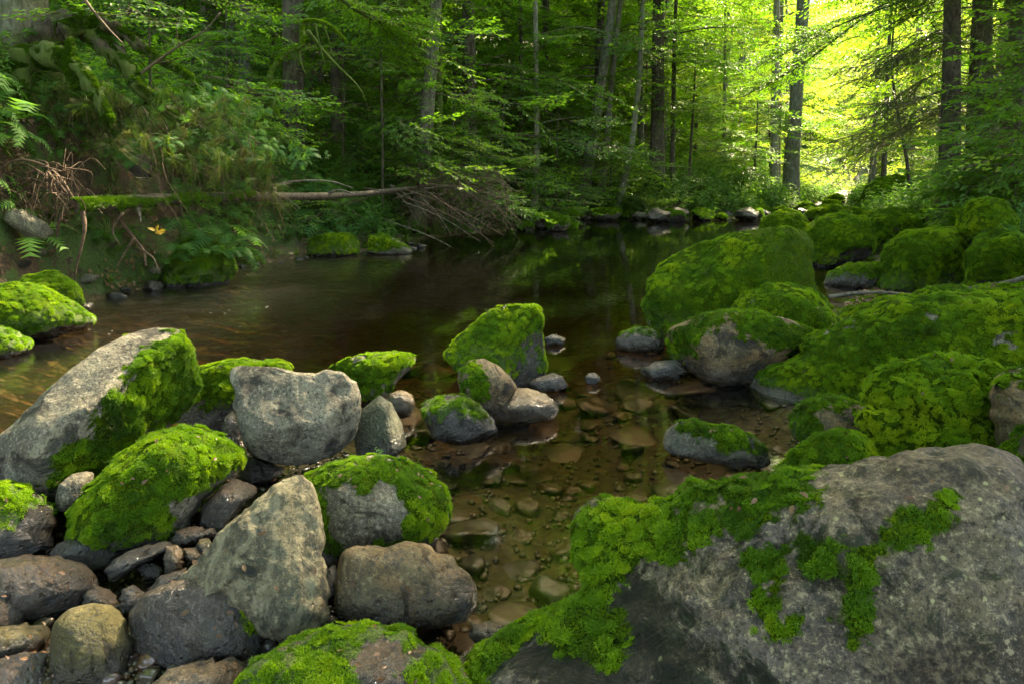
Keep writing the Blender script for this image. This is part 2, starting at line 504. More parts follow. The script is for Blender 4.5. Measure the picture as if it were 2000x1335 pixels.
def ground_mat():
    b = NB('forest_soil')
    co = b.world()
    wz = b.node('ShaderNodeSeparateXYZ', {0: co}).outputs['Z']
    n1 = b.noise(co, 1.1, 8, 0.6, 0.4)
    n2 = b.noise(co, 9, 8, 0.7, 0.3)
    n3 = b.noise(co, 45, 5, 0.7)
    soil = b.mix(b.rmap(n2, 0.38, 0.64), (0.022, 0.014, 0.009), (0.085, 0.045, 0.026))
    soil = b.mix(b.math('MULTIPLY', b.rmap(n3, 0.55, 0.65), 0.6), soil, (0.17, 0.11, 0.065))
    green = b.mix(b.rmap(n3, 0.35, 0.65), (0.014, 0.036, 0.006), (0.045, 0.085, 0.012))
    c = b.mix(b.rmap(b.math('ADD', n1, b.math('MULTIPLY', b.math('SUBTRACT', n2, 0.5), 0.5)), 0.44, 0.56), soil, green)
    # gravel and silt of the streambed
    vo = b.voro(co, 11, out='Color')
    pv = b.node('ShaderNodeSeparateColor', {0: vo}).outputs[0]
    bed = b.ramp(pv, [(0, (0.06, 0.04, 0.018)), (0.4, (0.12, 0.08, 0.036)), (0.7, (0.08, 0.062, 0.03)), (1, (0.17, 0.12, 0.055))])
    bed = b.mix(b.rmap(n2, 0.4, 0.65), bed, (0.10, 0.068, 0.032))
    bedf = b.rmap(b.math('ADD', wz, b.math('MULTIPLY', b.math('SUBTRACT', n2, 0.5), 0.12)), 0.07, 0.0)
    c = b.mix(bedf, c, bed)
    edge = b.voro(co, 11)
    h = b.math('ADD', b.math('MULTIPLY', n2, 1.0), b.math('MULTIPLY', n3, 0.4))
    h = b.math('SUBTRACT', h, b.math('MULTIPLY', b.math('MULTIPLY', edge, bedf), 2.2))
    nr = b.bump(h, 0.9, 0.03)
    return b.done(b.principled(c, b.rmap(wz, 0.0, 0.25, 0.35, 0.9), nr, 0.4))
GROUND = ground_mat()

def water_mat():
    b = NB('stream_water')
    co = b.world()
    st = b.node('ShaderNodeMapping', {'Vector': co, 'Rotation': (0, 0, radians(-28)), 'Scale': (0.55, 2.2, 1)}).outputs[0]
    n1 = b.noise(st, 2.2, 3, 0.5, 0.6)
    n2 = b.noise(st, 9.0, 3, 0.5, 0.4)
    n3 = b.noise(co, 0.35, 2, 0.5)
    # calm pool on the right, faster water along the left bank
    x = b.node('ShaderNodeSeparateXYZ', {0: co}).outputs['X']
    fast = b.rmap(b.math('ADD', x, b.math('MULTIPLY', n3, 1.2)), 0.2, -2.4)
    h = b.math('ADD', b.math('MULTIPLY', n1, 1.0), b.math('MULTIPLY', n2, 0.12))
    h = b.math('MULTIPLY', h, b.math('ADD', 0.10, b.math('MULTIPLY', fast, 0.8)))
    nr = b.bump(h, 0.30, 0.035)
    rough = b.math('ADD', 0.05, b.math('MULTIPLY', fast, 0.13))
    fr = b.node('ShaderNodeFresnel', {'IOR': 1.36, 'Normal': nr}).outputs[0]
    gl = b.node('ShaderNodeBsdfGlossy', {'Color': (1, 1, 1), 'Roughness': rough, 'Normal': nr}).outputs[0]
    tr = b.node('ShaderNodeBsdfTransparent', {'Color': (1, 1, 1)}).outputs[0]
    mx = b.node('ShaderNodeMixShader', {0: fr, 1: tr, 2: gl}).outputs[0]
    vol = b.node('ShaderNodeVolumeAbsorption', {'Color': (0.58, 0.43, 0.16), 'Density': 2.4}).outputs[0]
    return b.done(mx, vol)
WATER = water_mat()

def foam_mat():
    b = NB('foam')
    return b.done(b.principled((0.16, 0.17, 0.17), 0.4))
FOAM = foam_mat()
def plain(name, col, rough=0.6):
    b = NB(name)
    return b.done(b.principled(col, rough))
def leafcol(name, col):
    b = NB(name)
    d = b.principled(b.mix(b.noise(b.coord(), 40), col, tuple(c * 0.6 for c in col)), 0.5)
    t = b.node('ShaderNodeBsdfTranslucent', {'Color': tuple(min(1, c * 1.5) for c in col) + (1,)}).outputs[0]
    return b.done(b.node('ShaderNodeMixShader', {0: 0.4, 1: d, 2: t}).outputs[0])
YELLOW = leafcol('yellow_leaf', (0.34, 0.22, 0.015))
ORANGE = leafcol('orange_leaf', (0.55, 0.14, 0.02))
BRIGHT = leafcol('bright_leaf', (0.28, 0.42, 0.03))
# ------------------------------------------------------------------ terrain: one sheet, higher on the left bank, stream bed cut in
# shoreline, metres: x, y, height of the first rise, its width, slope beyond it
SHORE = np.array([
    (-3.4, -2.0, .3, 1.0, .20), (-3.2, 3.0, .30, 1.0, .30), (-3.75, 4.6, .30, 1.0, .40), (-4.0, 5.6, .45, 0.9, .5), (-4.3, 6.6, 1.9, 0.9, .5),
    (-4.0, 7.7, 1.8, 1.0, .5), (-3.7, 9.3, 1.3, 1.3, .5), (-3.1, 11.0, .9, 1.3, .5), (-1.85, 11.8, .7, 1.6, .46), (-1.7, 13.8, .6, 1.5, .46),
    (0.0, 15.7, .5, 1.3, .48), (0.3, 18.3, .45, 1.2, .48), (2.4, 20.3, .4, 1.0, .46), (4.4, 19.8, .35, 1.0, .42), (7.0, 20.5, .3, 1.0, .36),
    (9.6, 23.2, .3, 1.2, .32), (13.0, 29.0, .3, 1.5, .28), (17.5, 37.0, .3, 1.5, .25), (27.0, 55.0, .3, 2, .25), (45.0, 90.0, .3, 2, .2),
    (49.0, 88.0, .3, 2, .10), (28.2, 54.4, .3, 2, .10), (18.5, 36.4, .3, 1.5, .10), (14.3, 29.3, .3, 1.5, .10), (11.4, 23.3, .35, 1.5, .12), (7.9, 15.0, .35, 1.5, .14),
    (6.2, 12.4, .3, 1.5, .16), (4.4, 8.2, .25, 1.5, .18), (3.4, 6.9, .2, 1.4, .20), (2.5, 5.5, .2, 1.2, .2), (1.55, 3.9, .15, 1.2, .2),
    (1.6, 3.2, .1, 1.0, .15), (1.3, 2.7, .1, 1.0, .15), (.45, 2.0, .05, 1.0, .1), (0.05, 1.4, .05, 1, .1), (-.1, 0.9, .02, 1, .02),
    (-.35, 1.5, -.025, 1, 0), (-.62, 2.0, -.025, 1, 0), (-.5, 2.35, -.025, 1, 0), (-.62, 2.8, -.025, 1, 0), (-.8, 3.2, -.025, 1, 0), (-1.1, 3.55, -.025, 1, 0),
    (-1.6, 3.3, -.025, 1, 0), (-2.2, 2.95, -.025, 1, 0), (-2.7, 2.4, -.025, 1, 0), (-2.8, -2.0, -.025, 1, 0)])

def poly_dist(P, poly, params=None):
    """signed distance (positive outside) and the nearest edge's interpolated params"""
    A = poly
    B = np.roll(poly, -1, axis=0)
    best = np.full(len(P), 1e9)
    out = None if params is None else np.zeros((len(P), params.shape[1]))
    inside = np.zeros(len(P), bool)
    for i in range(len(A)):
        a, c = A[i], B[i]
        e = c - a
        t = np.clip(((P - a) @ e) / max(e @ e, 1e-9), 0, 1)
        q = a + t[:, None] * e
        d = np.hypot(P[:, 0] - q[:, 0], P[:, 1] - q[:, 1])
        m = d < best
        best[m] = d[m]
        if out is not None:
            j = (i + 1) % len(A)
            pr = params[i] * (1 - t[:, None]) + params[j] * t[:, None]
            out[m] = pr[m]
        cond = (a[1] > P[:, 1]) != (c[1] > P[:, 1])
        xi = a[0] + (P[:, 1] - a[1]) * (e[0]) / (e[1] if abs(e[1]) > 1e-12 else 1e-12)
        inside ^= cond & (P[:, 0] < xi)
    return np.where(inside, -best, best), out

def _lines(segs):
    out = []
    for a, b, st in segs:
        out.append(np.arange(a, b, st))
    return np.unique(np.round(np.concatenate(out), 4))
GX = _lines([(-400, -60, 40), (-60, -20, 2.5), (-20, -7, .4), (-7, 7, .07), (7, 16, .25), (16, 60, 1.5), (60, 441, 40)])
GY = _lines([(-40, -2, 4), (-2, 0.6, .2), (0.6, 12, .07), (12, 24, .16), (24, 60, .8), (60, 120, 5), (120, 601, 40)])

def _height(P):
    d, pr = poly_dist(P, SHORE[:, :2], SHORE[:, 2:])
    H1, w1, sl = pr[:, 0], pr[:, 1], pr[:, 2]
    land = H1 * sstep(0, 1, d / w1) + sl * np.maximum(0, d - w1 * 0.6)
    far = np.hypot(P[:, 0], P[:, 1])
    land = np.minimum(land, 14 + 0.05 * far) + 24 * sstep(55, 150, far)
    bed = -(0.055 + 0.5 * (1 - np.exp(np.minimum(d, 0) / 1.7)))
    return np.where(d > 0, land, bed), d
_gx, _gy = np.meshgrid(GX, GY)
_P = np.stack([_gx.ravel(), _gy.ravel()], 1)
_h, _d = _height(_P)
_hg = _h.reshape(_gx.shape)
for _ in range(4):                                      # soften the breaks between neighbouring stretches of bank
    k = _hg.copy()
    k[1:-1, 1:-1] = (_hg[1:-1, 1:-1] * 2 + _hg[:-2, 1:-1] + _hg[2:, 1:-1] + _hg[1:-1, :-2] + _hg[1:-1, 2:]) / 6
    _hg = k
_P3 = np.stack([_P[:, 0], _P[:, 1], np.zeros(len(_P))], 1)
_amp = sstep(-0.2, 1.2, _d)
_hg = _hg + (fbm(_P3, 0.9, 4, 1.0) * (0.015 + 0.16 * _amp) + fbm(_P3, 5.0, 3, 2.0) * (0.02 + 0.035 * _amp)).reshape(_hg.shape)
HG = _hg

def hgt(x, y):
    x = np.atleast_1d(np.asarray(x, float)); y = np.atleast_1d(np.asarray(y, float))
    i = np.clip(np.searchsorted(GX, x) - 1, 0, len(GX) - 2)
    j = np.clip(np.searchsorted(GY, y) - 1, 0, len(GY) - 2)
    u = np.clip((x - GX[i]) / (GX[i + 1] - GX[i]), 0, 1)
    v = np.clip((y - GY[j]) / (GY[j + 1] - GY[j]), 0, 1)
    return (HG[j, i] * (1 - u) * (1 - v) + HG[j, i + 1] * u * (1 - v) + HG[j + 1, i] * (1 - u) * v + HG[j + 1, i + 1] * u * v)

def hnormal(x, y, e=0.15):
    nx = -(hgt(x + e, y) - hgt(x - e, y)) / (2 * e)
    ny = -(hgt(x, y + e) - hgt(x, y - e)) / (2 * e)
    n = np.stack([nx, ny, np.ones_like(nx)], 1)
    return n / np.linalg.norm(n, axis=1)[:, None]

def shore_d(P2):
    return poly_dist(np.asarray(P2, float), SHORE[:, :2])[0]

_ny, _nx = _gx.shape
_idx = np.arange(_nx * _ny).reshape(_ny, _nx)
_q = np.stack([_idx[:-1, :-1], _idx[:-1, 1:], _idx[1:, 1:], _idx[1:, :-1]], -1).reshape(-1, 4)
_V = np.stack([_gx.ravel(), _gy.ravel(), HG.ravel()], 1)
ground = link('ground', new_mesh('ground', _V, _q, True, [GROUND]))
tag(ground, kind='structure', label='brown forest soil and stony streambed')

# water: a closed body so that its brown tint deepens with depth; the bed and the stones cut it
_wx = [-6.0, 52.0]; _wy = [-1.5, 92.0]
_wv = [(x, y, z) for z in (-1.6, 0.0) for (x, y) in ((_wx[0], _wy[0]), (_wx[1], _wy[0]), (_wx[1], _wy[1]), (_wx[0], _wy[1]))]
_wf = np.array([(0, 3, 2, 1), (4, 5, 6, 7), (0, 1, 5, 4), (1, 2, 6, 5), (2, 3, 7, 6), (3, 0, 4, 7)])
water = link('water', new_mesh('water', _wv, _wf, False, [WATER]))
tag(water, kind='structure', label='clear brown stream water')
# ------------------------------------------------------------------ small shapes that geometry nodes repeat over moss, banks and crowns
def leaf_geo(mb, base, dirv, up, L, W, mat=0, fold=0.18, simple=False):
    base = np.asarray(base, float); d = np.asarray(dirv, float); d /= np.linalg.norm(d)
    u = np.asarray(up, float); s = np.cross(d, u); s /= np.linalg.norm(s) + 1e-9; u = np.cross(s, d)
    if simple:
        V = [base, base + d * L * .45 + s * W * .5 + u * W * fold, base + d * L, base + d * L * .45 - s * W * .5 + u * W * fold]
        mb.add(V, tris=[(0, 1, 2), (0, 2, 3)], mat=mat)
    else:
        V = [base, base + d * L * .28 + s * W * .42 + u * W * fold, base + d * L * .62 + s * W * .40 + u * W * fold * .6, base + d * L - u * W * .15,
             base + d * L * .62 - s * W * .40 + u * W * fold * .6, base + d * L * .28 - s * W * .42 + u * W * fold, base + d * L * .5]
        mb.add(V, tris=[(0, 1, 6), (1, 2, 6), (2, 3, 6), (3, 4, 6), (4, 5, 6), (5, 0, 6)], mat=mat)

def proto(name, mb, mats, smooth=False):
    return bpy.data.objects.new(name, mb.mesh(name, mats, smooth))

def moss_patch(seed, R=0.021, n=200, h=(0.0038, 0.0088), w=0.0016):
    r = np.random.default_rng(seed)
    a = r.uniform(0, 2 * pi, n); rr = R * np.sqrt(r.uniform(0, 1, n))
    b = np.stack([rr * np.cos(a), rr * np.sin(a), np.full(n, -0.003)], 1)
    hh = r.uniform(h[0], h[1], n) * (1.15 - 0.5 * (rr / R) ** 2)
    ln = r.normal(0, 0.75, (n, 2)) + b[:, :2] / R * 0.12
    tip = b + np.stack([ln[:, 0] * hh, ln[:, 1] * hh, hh], 1)
    th = r.uniform(0, 2 * pi, n)
    sd = np.stack([np.cos(th), np.sin(th), np.zeros(n)], 1) * w * r.uniform(.6, 1.3, n)[:, None]
    mid = (b + tip) / 2 + np.array([0, 0, .001])
    V = np.stack([b - sd * .5, b + sd * .5, mid + sd, tip, mid - sd], 1).reshape(-1, 3)
    k = np.arange(n)[:, None] * 5
    T = np.concatenate([k + np.array([[0, 1, 2]]), k + np.array([[0, 2, 4]]), k + np.array([[4, 2, 3]])])
    m = MB(); m.add(V, tris=T)
    return proto('moss_tuft', m, [MOSS])
MOSS_P = [moss_patch(s) for s in (1, 2, 3)] + [moss_patch(9, h=(0.004, 0.009))]
MOSS_COARSE = [moss_patch(s, 0.034, 130, (0.005, 0.011), 0.0028) for s in (21, 22, 23)]

def beech_spray(seed, n_side=11, leaf=0.062, simple=False, droop=0.12, mat=None):
    """a flat layered spray, 1 m long, from the origin along +X"""
    r = np.random.default_rng(seed)
    m = MB()
    t = np.linspace(0, 1, 7)
    main = np.stack([t, 0.10 * np.sin(t * 3 + seed) * t, -droop * t ** 2 + .02 * r.normal(size=7)], 1)
    m.tube(main, np.linspace(.008, .002, 7), 3, mat=1, cap=False)
    for i in range(n_side):
        f = 0.12 + 0.88 * i / (n_side - 1)
        p0 = np.array([np.interp(f, t, main[:, k]) for k in range(3)])
        sgn = 1 if i % 2 else -1
        ang = sgn * radians(r.uniform(35, 65)) if i < n_side - 1 else 0
        L = (0.50 - 0.30 * f) * r.uniform(.75, 1.2)
        d = np.array([cos(ang), sin(ang), r.uniform(-.18, .12)])
        nl = max(4, int(L / 0.042))
        m.tube(np.stack([p0, p0 + d * L * .5 + [0, 0, .01], p0 + d * L]), [.003, .002, .001], 3, mat=1, cap=False)
        for j in range(nl):
            g = (j + .6) / nl
            s2 = 1 if j % 2 else -1
            a2 = ang + s2 * radians(r.uniform(30, 70))
            dd = np.array([cos(a2), sin(a2), r.uniform(-.5, .15)])
            up = np.array([r.normal(0, .28), r.normal(0, .28), 1])
            l = leaf * r.uniform(.7, 1.25)
            leaf_geo(m, p0 + d * L * g, dd, up, l, l * .62, simple=simple)
        leaf_geo(m, p0 + d * L, d, [0, 0, 1], leaf, leaf * .6, simple=simple)
    return proto('beech_spray', m, [mat or LEAF, TWIG])
SPRAY = [beech_spray(s) for s in (31, 32, 33)]
SPRAY_BIG = [beech_spray(s, 9, .10, False, .2) for s in (36, 37)]
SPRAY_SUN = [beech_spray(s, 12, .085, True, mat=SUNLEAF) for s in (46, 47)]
SPRAY_FAR = [beech_spray(s, 12, .085, True) for s in (41, 42, 43)]

def spruce_spray(seed):
    r = np.random.default_rng(seed)
    m = MB()
    t = np.linspace(0, 1, 6)
    main = np.stack([t, 0.05 * np.sin(t * 4 + seed), -.30 * t ** 1.5], 1)
    m.tube(main, np.linspace(.009, .002, 6), 3, mat=1, cap=False)
    for i in range(16):
        f = .1 + .9 * i / 15
        p0 = np.array([np.interp(f, t, main[:, k]) for k in range(3)])
        ang = (1 if i % 2 else -1) * radians(r.uniform(38, 60))
        L = (.42 - .28 * f) * r.uniform(.7, 1.2)
        d = np.array([cos(ang), sin(ang), -r.uniform(.25, .8)])
        n = int(L / .0075)
        m.tube(np.stack([p0, p0 + d * L]), [.003, .001], 3, mat=1, cap=False)
        for j in range(n):
            g = (j + .5) / n
            q = p0 + d * L * g
            s2 = 1 if j % 2 else -1
            a2 = ang + s2 * radians(50)
            nd = np.array([cos(a2), sin(a2), r.uniform(-.5, .4)])
            nd /= np.linalg.norm(nd)
            sd = np.array([0, 0, .003]) + np.array([.003, 0, 0])
            m.add([q - sd, q + sd, q + nd * .036], tris=[(0, 1, 2)])
    return proto('spruce_spray', m, [NEEDLE, TWIG])
SPRUCE = [spruce_spray(s) for s in (51, 52, 53)]

def herb(seed, h=.32, pairs=5, leaf=.07, stems=3, lw=.55):
    r = np.random.default_rng(seed)
    m = MB()
    for s in range(stems):
        a = r.uniform(0, 2 * pi); ln = r.uniform(.1, .45)
        hh = h * r.uniform(.6, 1.1)
        top = np.array([cos(a) * ln * hh, sin(a) * ln * hh, hh])
        b0 = np.array([cos(a), sin(a), 0]) * .02
        pth = np.stack([b0, b0 * .5 + top * .5 + [0, 0, .04], top])
        m.tube(pth, [.003, .0025, .0015], 3, mat=1, cap=False)
        for p in range(pairs):
            f = .25 + .75 * p / max(1, pairs - 1)
            q = np.array([np.interp(f, [0, .5, 1], pth[:, k]) for k in range(3)])
            a2 = p * 1.57 + r.uniform(-.4, .4) + a
            for sg in (0, pi):
                l = leaf * r.uniform(.7, 1.2) * (1.15 - .45 * f)
                dd = np.array([cos(a2 + sg), sin(a2 + sg), r.uniform(-.25, .35)])
                leaf_geo(m, q, dd, [r.normal(0, .2), r.normal(0, .2), 1], l, l * lw)
    return proto('herb', m, [HERB, STEM])
HERBS = [herb(61), herb(62, .22, 4, .055), herb(63, .40, 6, .085), herb(64, .16, 3, .06, 4, .8)]

def frond_mesh(seed, L=.5, n=15, arch=.55, serr=True):
    """fern frond along +X rising and arching over"""
    r = np.random.default_rng(seed)
    m = MB()
    t = np.linspace(0, 1, 9)
    main = np.stack([L * t, .03 * np.sin(t * 3 + seed) * L, L * (arch * np.sin(t * 2.3) - .18 * t)], 1)
    m.tube(main, np.linspace(.0035, .001, 9), 3, mat=1, cap=False)
    for i in range(n):
        f = .16 + .82 * i / (n - 1)
        p0 = np.array([np.interp(f, t, main[:, k]) for k in range(3)])
        tg = np.array([np.interp(min(1, f + .03), t, main[:, k]) - np.interp(f - .03, t, main[:, k]) for k in range(3)])
        tg /= np.linalg.norm(tg)
        pl = L * .27 * sin(pi * (0.12 + .80 * (1 - f)) ** .8) * r.uniform(.9, 1.1)
        for sg in (1, -1):
            d = np.array([0, sg, 0]) + tg * .45
            d /= np.linalg.norm(d)
            w = L / n * .48
            up = np.cross(d, tg) * sg
            k = 4 if serr else 1
            # pinna with a toothed edge
            pts_a, pts_b = [], []
            for j in range(k + 1):
                g = j / k
                wd = w * (1 - g) ** .7 + .001
                c = p0 + d * pl * g + np.array([0, 0, -.10 * pl * g * g])
                pts_a.append(c + tg * wd); pts_b.append(c - tg * wd)
            V = []
            T = []
            for j in range(k):
                b0 = len(V)
                V += [pts_a[j], pts_b[j], (pts_a[j + 1] * .75 + pts_b[j + 1] * .25), (pts_b[j + 1] * .75 + pts_a[j + 1] * .25)]
                T += [(b0, b0 + 1, b0 + 3), (b0, b0 + 3, b0 + 2)]
            m.add(V, tris=T)
    return m.mesh('frond', [HERB, STEM], False)
FROND = [frond_mesh(s, L, 15, a) for s, L, a in ((71, .5, .55), (72, .6, .5), (73, .42, .65))]
def fern_clump(seed):
    r = np.random.default_rng(seed)
    m = MB()
    src = frond_mesh(seed, .42, 11, .55, False)
    V = np.empty(len(src.vertices) * 3, np.float32); src.vertices.foreach_get('co', V); V = V.reshape(-1, 3)
    T = [tuple(p.vertices) for p in src.polygons if len(p.vertices) == 3]
    for k in range(6):
        a = k * 2 * pi / 6 + r.uniform(-.3, .3); s = r.uniform(.7, 1.1)
        R = np.array([[cos(a), -sin(a), 0], [sin(a), cos(a), 0], [0, 0, 1]])
        m.add((V * s) @ R.T, tris=T)
    return proto('fern_clump', m, [HERB])
FERN_P = [fern_clump(81), fern_clump(82)]

def grass_tuft(seed, n=34, h=.28, spread=.7, droop=.5, mat=None, w=.003):
    r = np.random.default_rng(seed)
    m = MB()
    for k in range(n):
        a = r.uniform(0, 2 * pi); L = h * r.uniform(.5, 1.2); ln = r.uniform(.1, spread)
        t = np.array([0, .35, .7, 1.0])
        b0 = np.array([cos(a), sin(a), 0]) * r.uniform(0, .03)
        P = b0 + np.stack([cos(a) * ln * L * t ** 1.5, sin(a) * ln * L * t ** 1.5, L * (t - droop * t ** 2.2)], 1)
        s = np.array([-sin(a), cos(a), 0]) * w
        wd = np.array([1, .9, .6, .05])[:, None]
        V = np.concatenate([P - s * wd, P + s * wd])
        Q = [(i, i + 1, 4 + i + 1, 4 + i) for i in range(3)]
        m.add(V, quads=Q)
    return proto('grass_tuft', m, [mat or GRASS])
GRASS_P = [grass_tuft(91), grass_tuft(92, 28, .38, .9, .75), grass_tuft(93, 40, .18, .6, .3)]
HANG_P = [grass_tuft(95, 26, .40, .55, 1.75, DRY), grass_tuft(96, 20, .5, .4, 1.85, DRY), grass_tuft(97, 26, .36, .7, 1.5, GRASS)]

def litter_proto(seed, n=14):
    r = np.random.default_rng(seed)
    m = MB()
    for k in range(n):
        p = np.array([r.uniform(-.12, .12), r.uniform(-.12, .12), r.uniform(0, .02)])
        a = r.uniform(0, 2 * pi)
        leaf_geo(m, p, [cos(a), sin(a), r.uniform(-.2, .2)], [r.normal(0, .4), r.normal(0, .4), 1], .05 * r.uniform(.7, 1.3), .03)
    return proto('leaf_litter', m, [LITTER])
LITTER_P = [litter_proto(101), litter_proto(102)]

# one node group per set of shapes: put a shape on each point of the mesh
_ng = {}
def inst_group(protos):
    key = tuple(p.name for p in protos)
    if key in _ng:
        return _ng[key]
    g = bpy.data.node_groups.new('repeat_on_points', 'GeometryNodeTree')
    g.interface.new_socket('Geometry', in_out='INPUT', socket_type='NodeSocketGeometry')
    g.interface.new_socket('Geometry', in_out='OUTPUT', socket_type='NodeSocketGeometry')
    n, l = g.nodes, g.links
    gi, go = n.new('NodeGroupInput'), n.new('NodeGroupOutput')
    g2i = n.new('GeometryNodeGeometryToInstance')
    for p in protos:
        oi = n.new('GeometryNodeObjectInfo')
        oi.inputs['Object'].default_value = p
        oi.inputs['As Instance'].default_value = False
        l.new(oi.outputs['Geometry'], g2i.inputs[0])
    iop = n.new('GeometryNodeInstanceOnPoints')
    iop.inputs['Pick Instance'].default_value = True
    def na(name, dt):
        a = n.new('GeometryNodeInputNamedAttribute'); a.data_type = dt; a.inputs['Name'].default_value = name
        return a.outputs['Attribute']
    l.new(gi.outputs[0], iop.inputs['Points'])
    # each shape wrapped on its own, then chosen by index
    g.nodes.remove(g2i)
    jn = n.new('GeometryNodeJoinGeometry')
    for nd in [x for x in n if x.bl_idname == 'GeometryNodeObjectInfo']:
        w = n.new('GeometryNodeGeometryToInstance')
        l.new(nd.outputs['Geometry'], w.inputs[0])
        l.new(w.outputs[0], jn.inputs[0])
    l.new(jn.outputs[0], iop.inputs['Instance'])
    l.new(na('pick', 'INT'), iop.inputs['Instance Index'])
    l.new(na('rot', 'FLOAT_VECTOR'), iop.inputs['Rotation'])
    l.new(na('scl', 'FLOAT'), iop.inputs['Scale'])
    l.new(iop.outputs[0], go.inputs[0])
    _ng[key] = g
    return g

def euler_from_axes(X, Y, Z):
    b = -np.arcsin(np.clip(X[:, 2], -1, 1))
    a = np.arctan2(Y[:, 2], Z[:, 2])
    c = np.arctan2(X[:, 1], X[:, 0])
    return np.stack([a, b, c], 1)

def align(N, spin):
    N = N / (np.linalg.norm(N, axis=1)[:, None] + 1e-9)
    ref = np.where(np.abs(N[:, 2:3]) < .9, np.array([[0, 0, 1.0]]), np.array([[1.0, 0, 0]]))
    T = np.cross(ref, N); T /= np.linalg.norm(T, axis=1)[:, None] + 1e-9
    B = np.cross(N, T)
    X = T * np.cos(spin)[:, None] + B * np.sin(spin)[:, None]
    return euler_from_axes(X, np.cross(N, X), N)

N_INST = [0]
def scatter(name, protos, P, rot, scl, parent=None, origin=None, tint=None, rng=RNG):
    """points mesh + modifier; P in world, stored relative to origin"""
    P = np.asarray(P, float)
    o0 = np.zeros(3) if origin is None else np.asarray(origin, float)
    me = bpy.data.meshes.new(name)
    me.vertices.add(len(P))
    me.vertices.foreach_set('co', (P - o0).astype(np.float32).ravel())
    a = me.attributes.new('rot', 'FLOAT_VECTOR', 'POINT'); a.data.foreach_set('vector', np.asarray(rot, np.float32).ravel())
    a = me.attributes.new('scl', 'FLOAT', 'POINT'); a.data.foreach_set('value', np.broadcast_to(np.asarray(scl, np.float32), (len(P),)).copy())
    a = me.attributes.new('pick', 'INT', 'POINT'); a.data.foreach_set('value', rng.integers(0, len(protos), len(P)).astype(np.int32))
    a = me.attributes.new('tint', 'FLOAT', 'POINT')
    a.data.foreach_set('value', np.broadcast_to(np.asarray(.5 if tint is None else tint, np.float32), (len(P),)).copy())
    me.update()
    for m in protos[0].data.materials:
        me.materials.append(m)
    o = link(name, me, parent)
    if parent is None:
        o.location = o0
    md = o.modifiers.new('repeat', 'NODES')
    md.node_group = inst_group(protos)
    N_INST[0] += len(P)
    return o
# ------------------------------------------------------------------ rocks
_ico = {}
def ico(level):
    if level not in _ico:
        bm = bmesh.new()
        bmesh.ops.create_icosphere(bm, subdivisions=level, radius=1.0)
        V = np.array([v.co[:] for v in bm.verts])
        T = np.array([[v.index for v in f.verts] for f in bm.faces])
        bm.free()
        _ico[level] = (V / np.linalg.norm(V, axis=1)[:, None], T)
    return _ico[level]

def vnormals(V, T):
    a, b, c = V[T[:, 0]], V[T[:, 1]], V[T[:, 2]]
    fn = np.cross(b - a, c - a)
    N = np.zeros_like(V)
    for k in range(3):
        for j in range(3):
            N[:, j] += np.bincount(T[:, k], fn[:, j], len(V))
    return N / (np.linalg.norm(N, axis=1)[:, None] + 1e-12), fn

def radial(poly, n=360, smooth=2.0, centre=None):
    """distance from the centroid to the outline, per angle"""
    x, y = poly[:, 0], poly[:, 1]
    x2, y2 = np.roll(x, -1), np.roll(y, -1)
    cr = x * y2 - x2 * y
    A = cr.sum() / 2
    cx, cy_ = ((x + x2) * cr).sum() / (6 * A), ((y + y2) * cr).sum() / (6 * A)
    c = np.array([cx, cy_]) if centre is None else np.asarray(centre, float)
    th = np.arange(n) * 2 * pi / n
    d = np.stack([np.cos(th), np.sin(th)], 1)
    r = np.zeros(n)
    for i in range(len(poly)):
        a = poly[i] - c; e = poly[(i + 1) % len(poly)] - poly[i]
        den = d[:, 0] * e[1] - d[:, 1] * e[0]
        den = np.where(np.abs(den) < 1e-12, 1e-12, den)
        t = (a[0] * e[1] - a[1] * e[0]) / den
        u = (a[0] * d[:, 1] - a[1] * d[:, 0]) / den
        ok = (t > 0) & (u >= -1e-6) & (u <= 1 + 1e-6)
        r = np.where(ok & (t > r), t, r)
    r[r == 0] = r[r > 0].mean()
    k = np.exp(-0.5 * (np.arange(-12, 13) / smooth) ** 2); k /= k.sum()
    r = np.convolve(np.concatenate([r[-12:], r, r[:12]]), k, 'valid')
    return c, r

def px_mask(PX, polys, amp, nz, width):
    m = np.zeros(len(PX))
    for p in polys:
        d, _ = poly_dist(PX, np.asarray(p, float))
        m = np.maximum(m, sstep(width, -width, d + nz * amp))
    return m

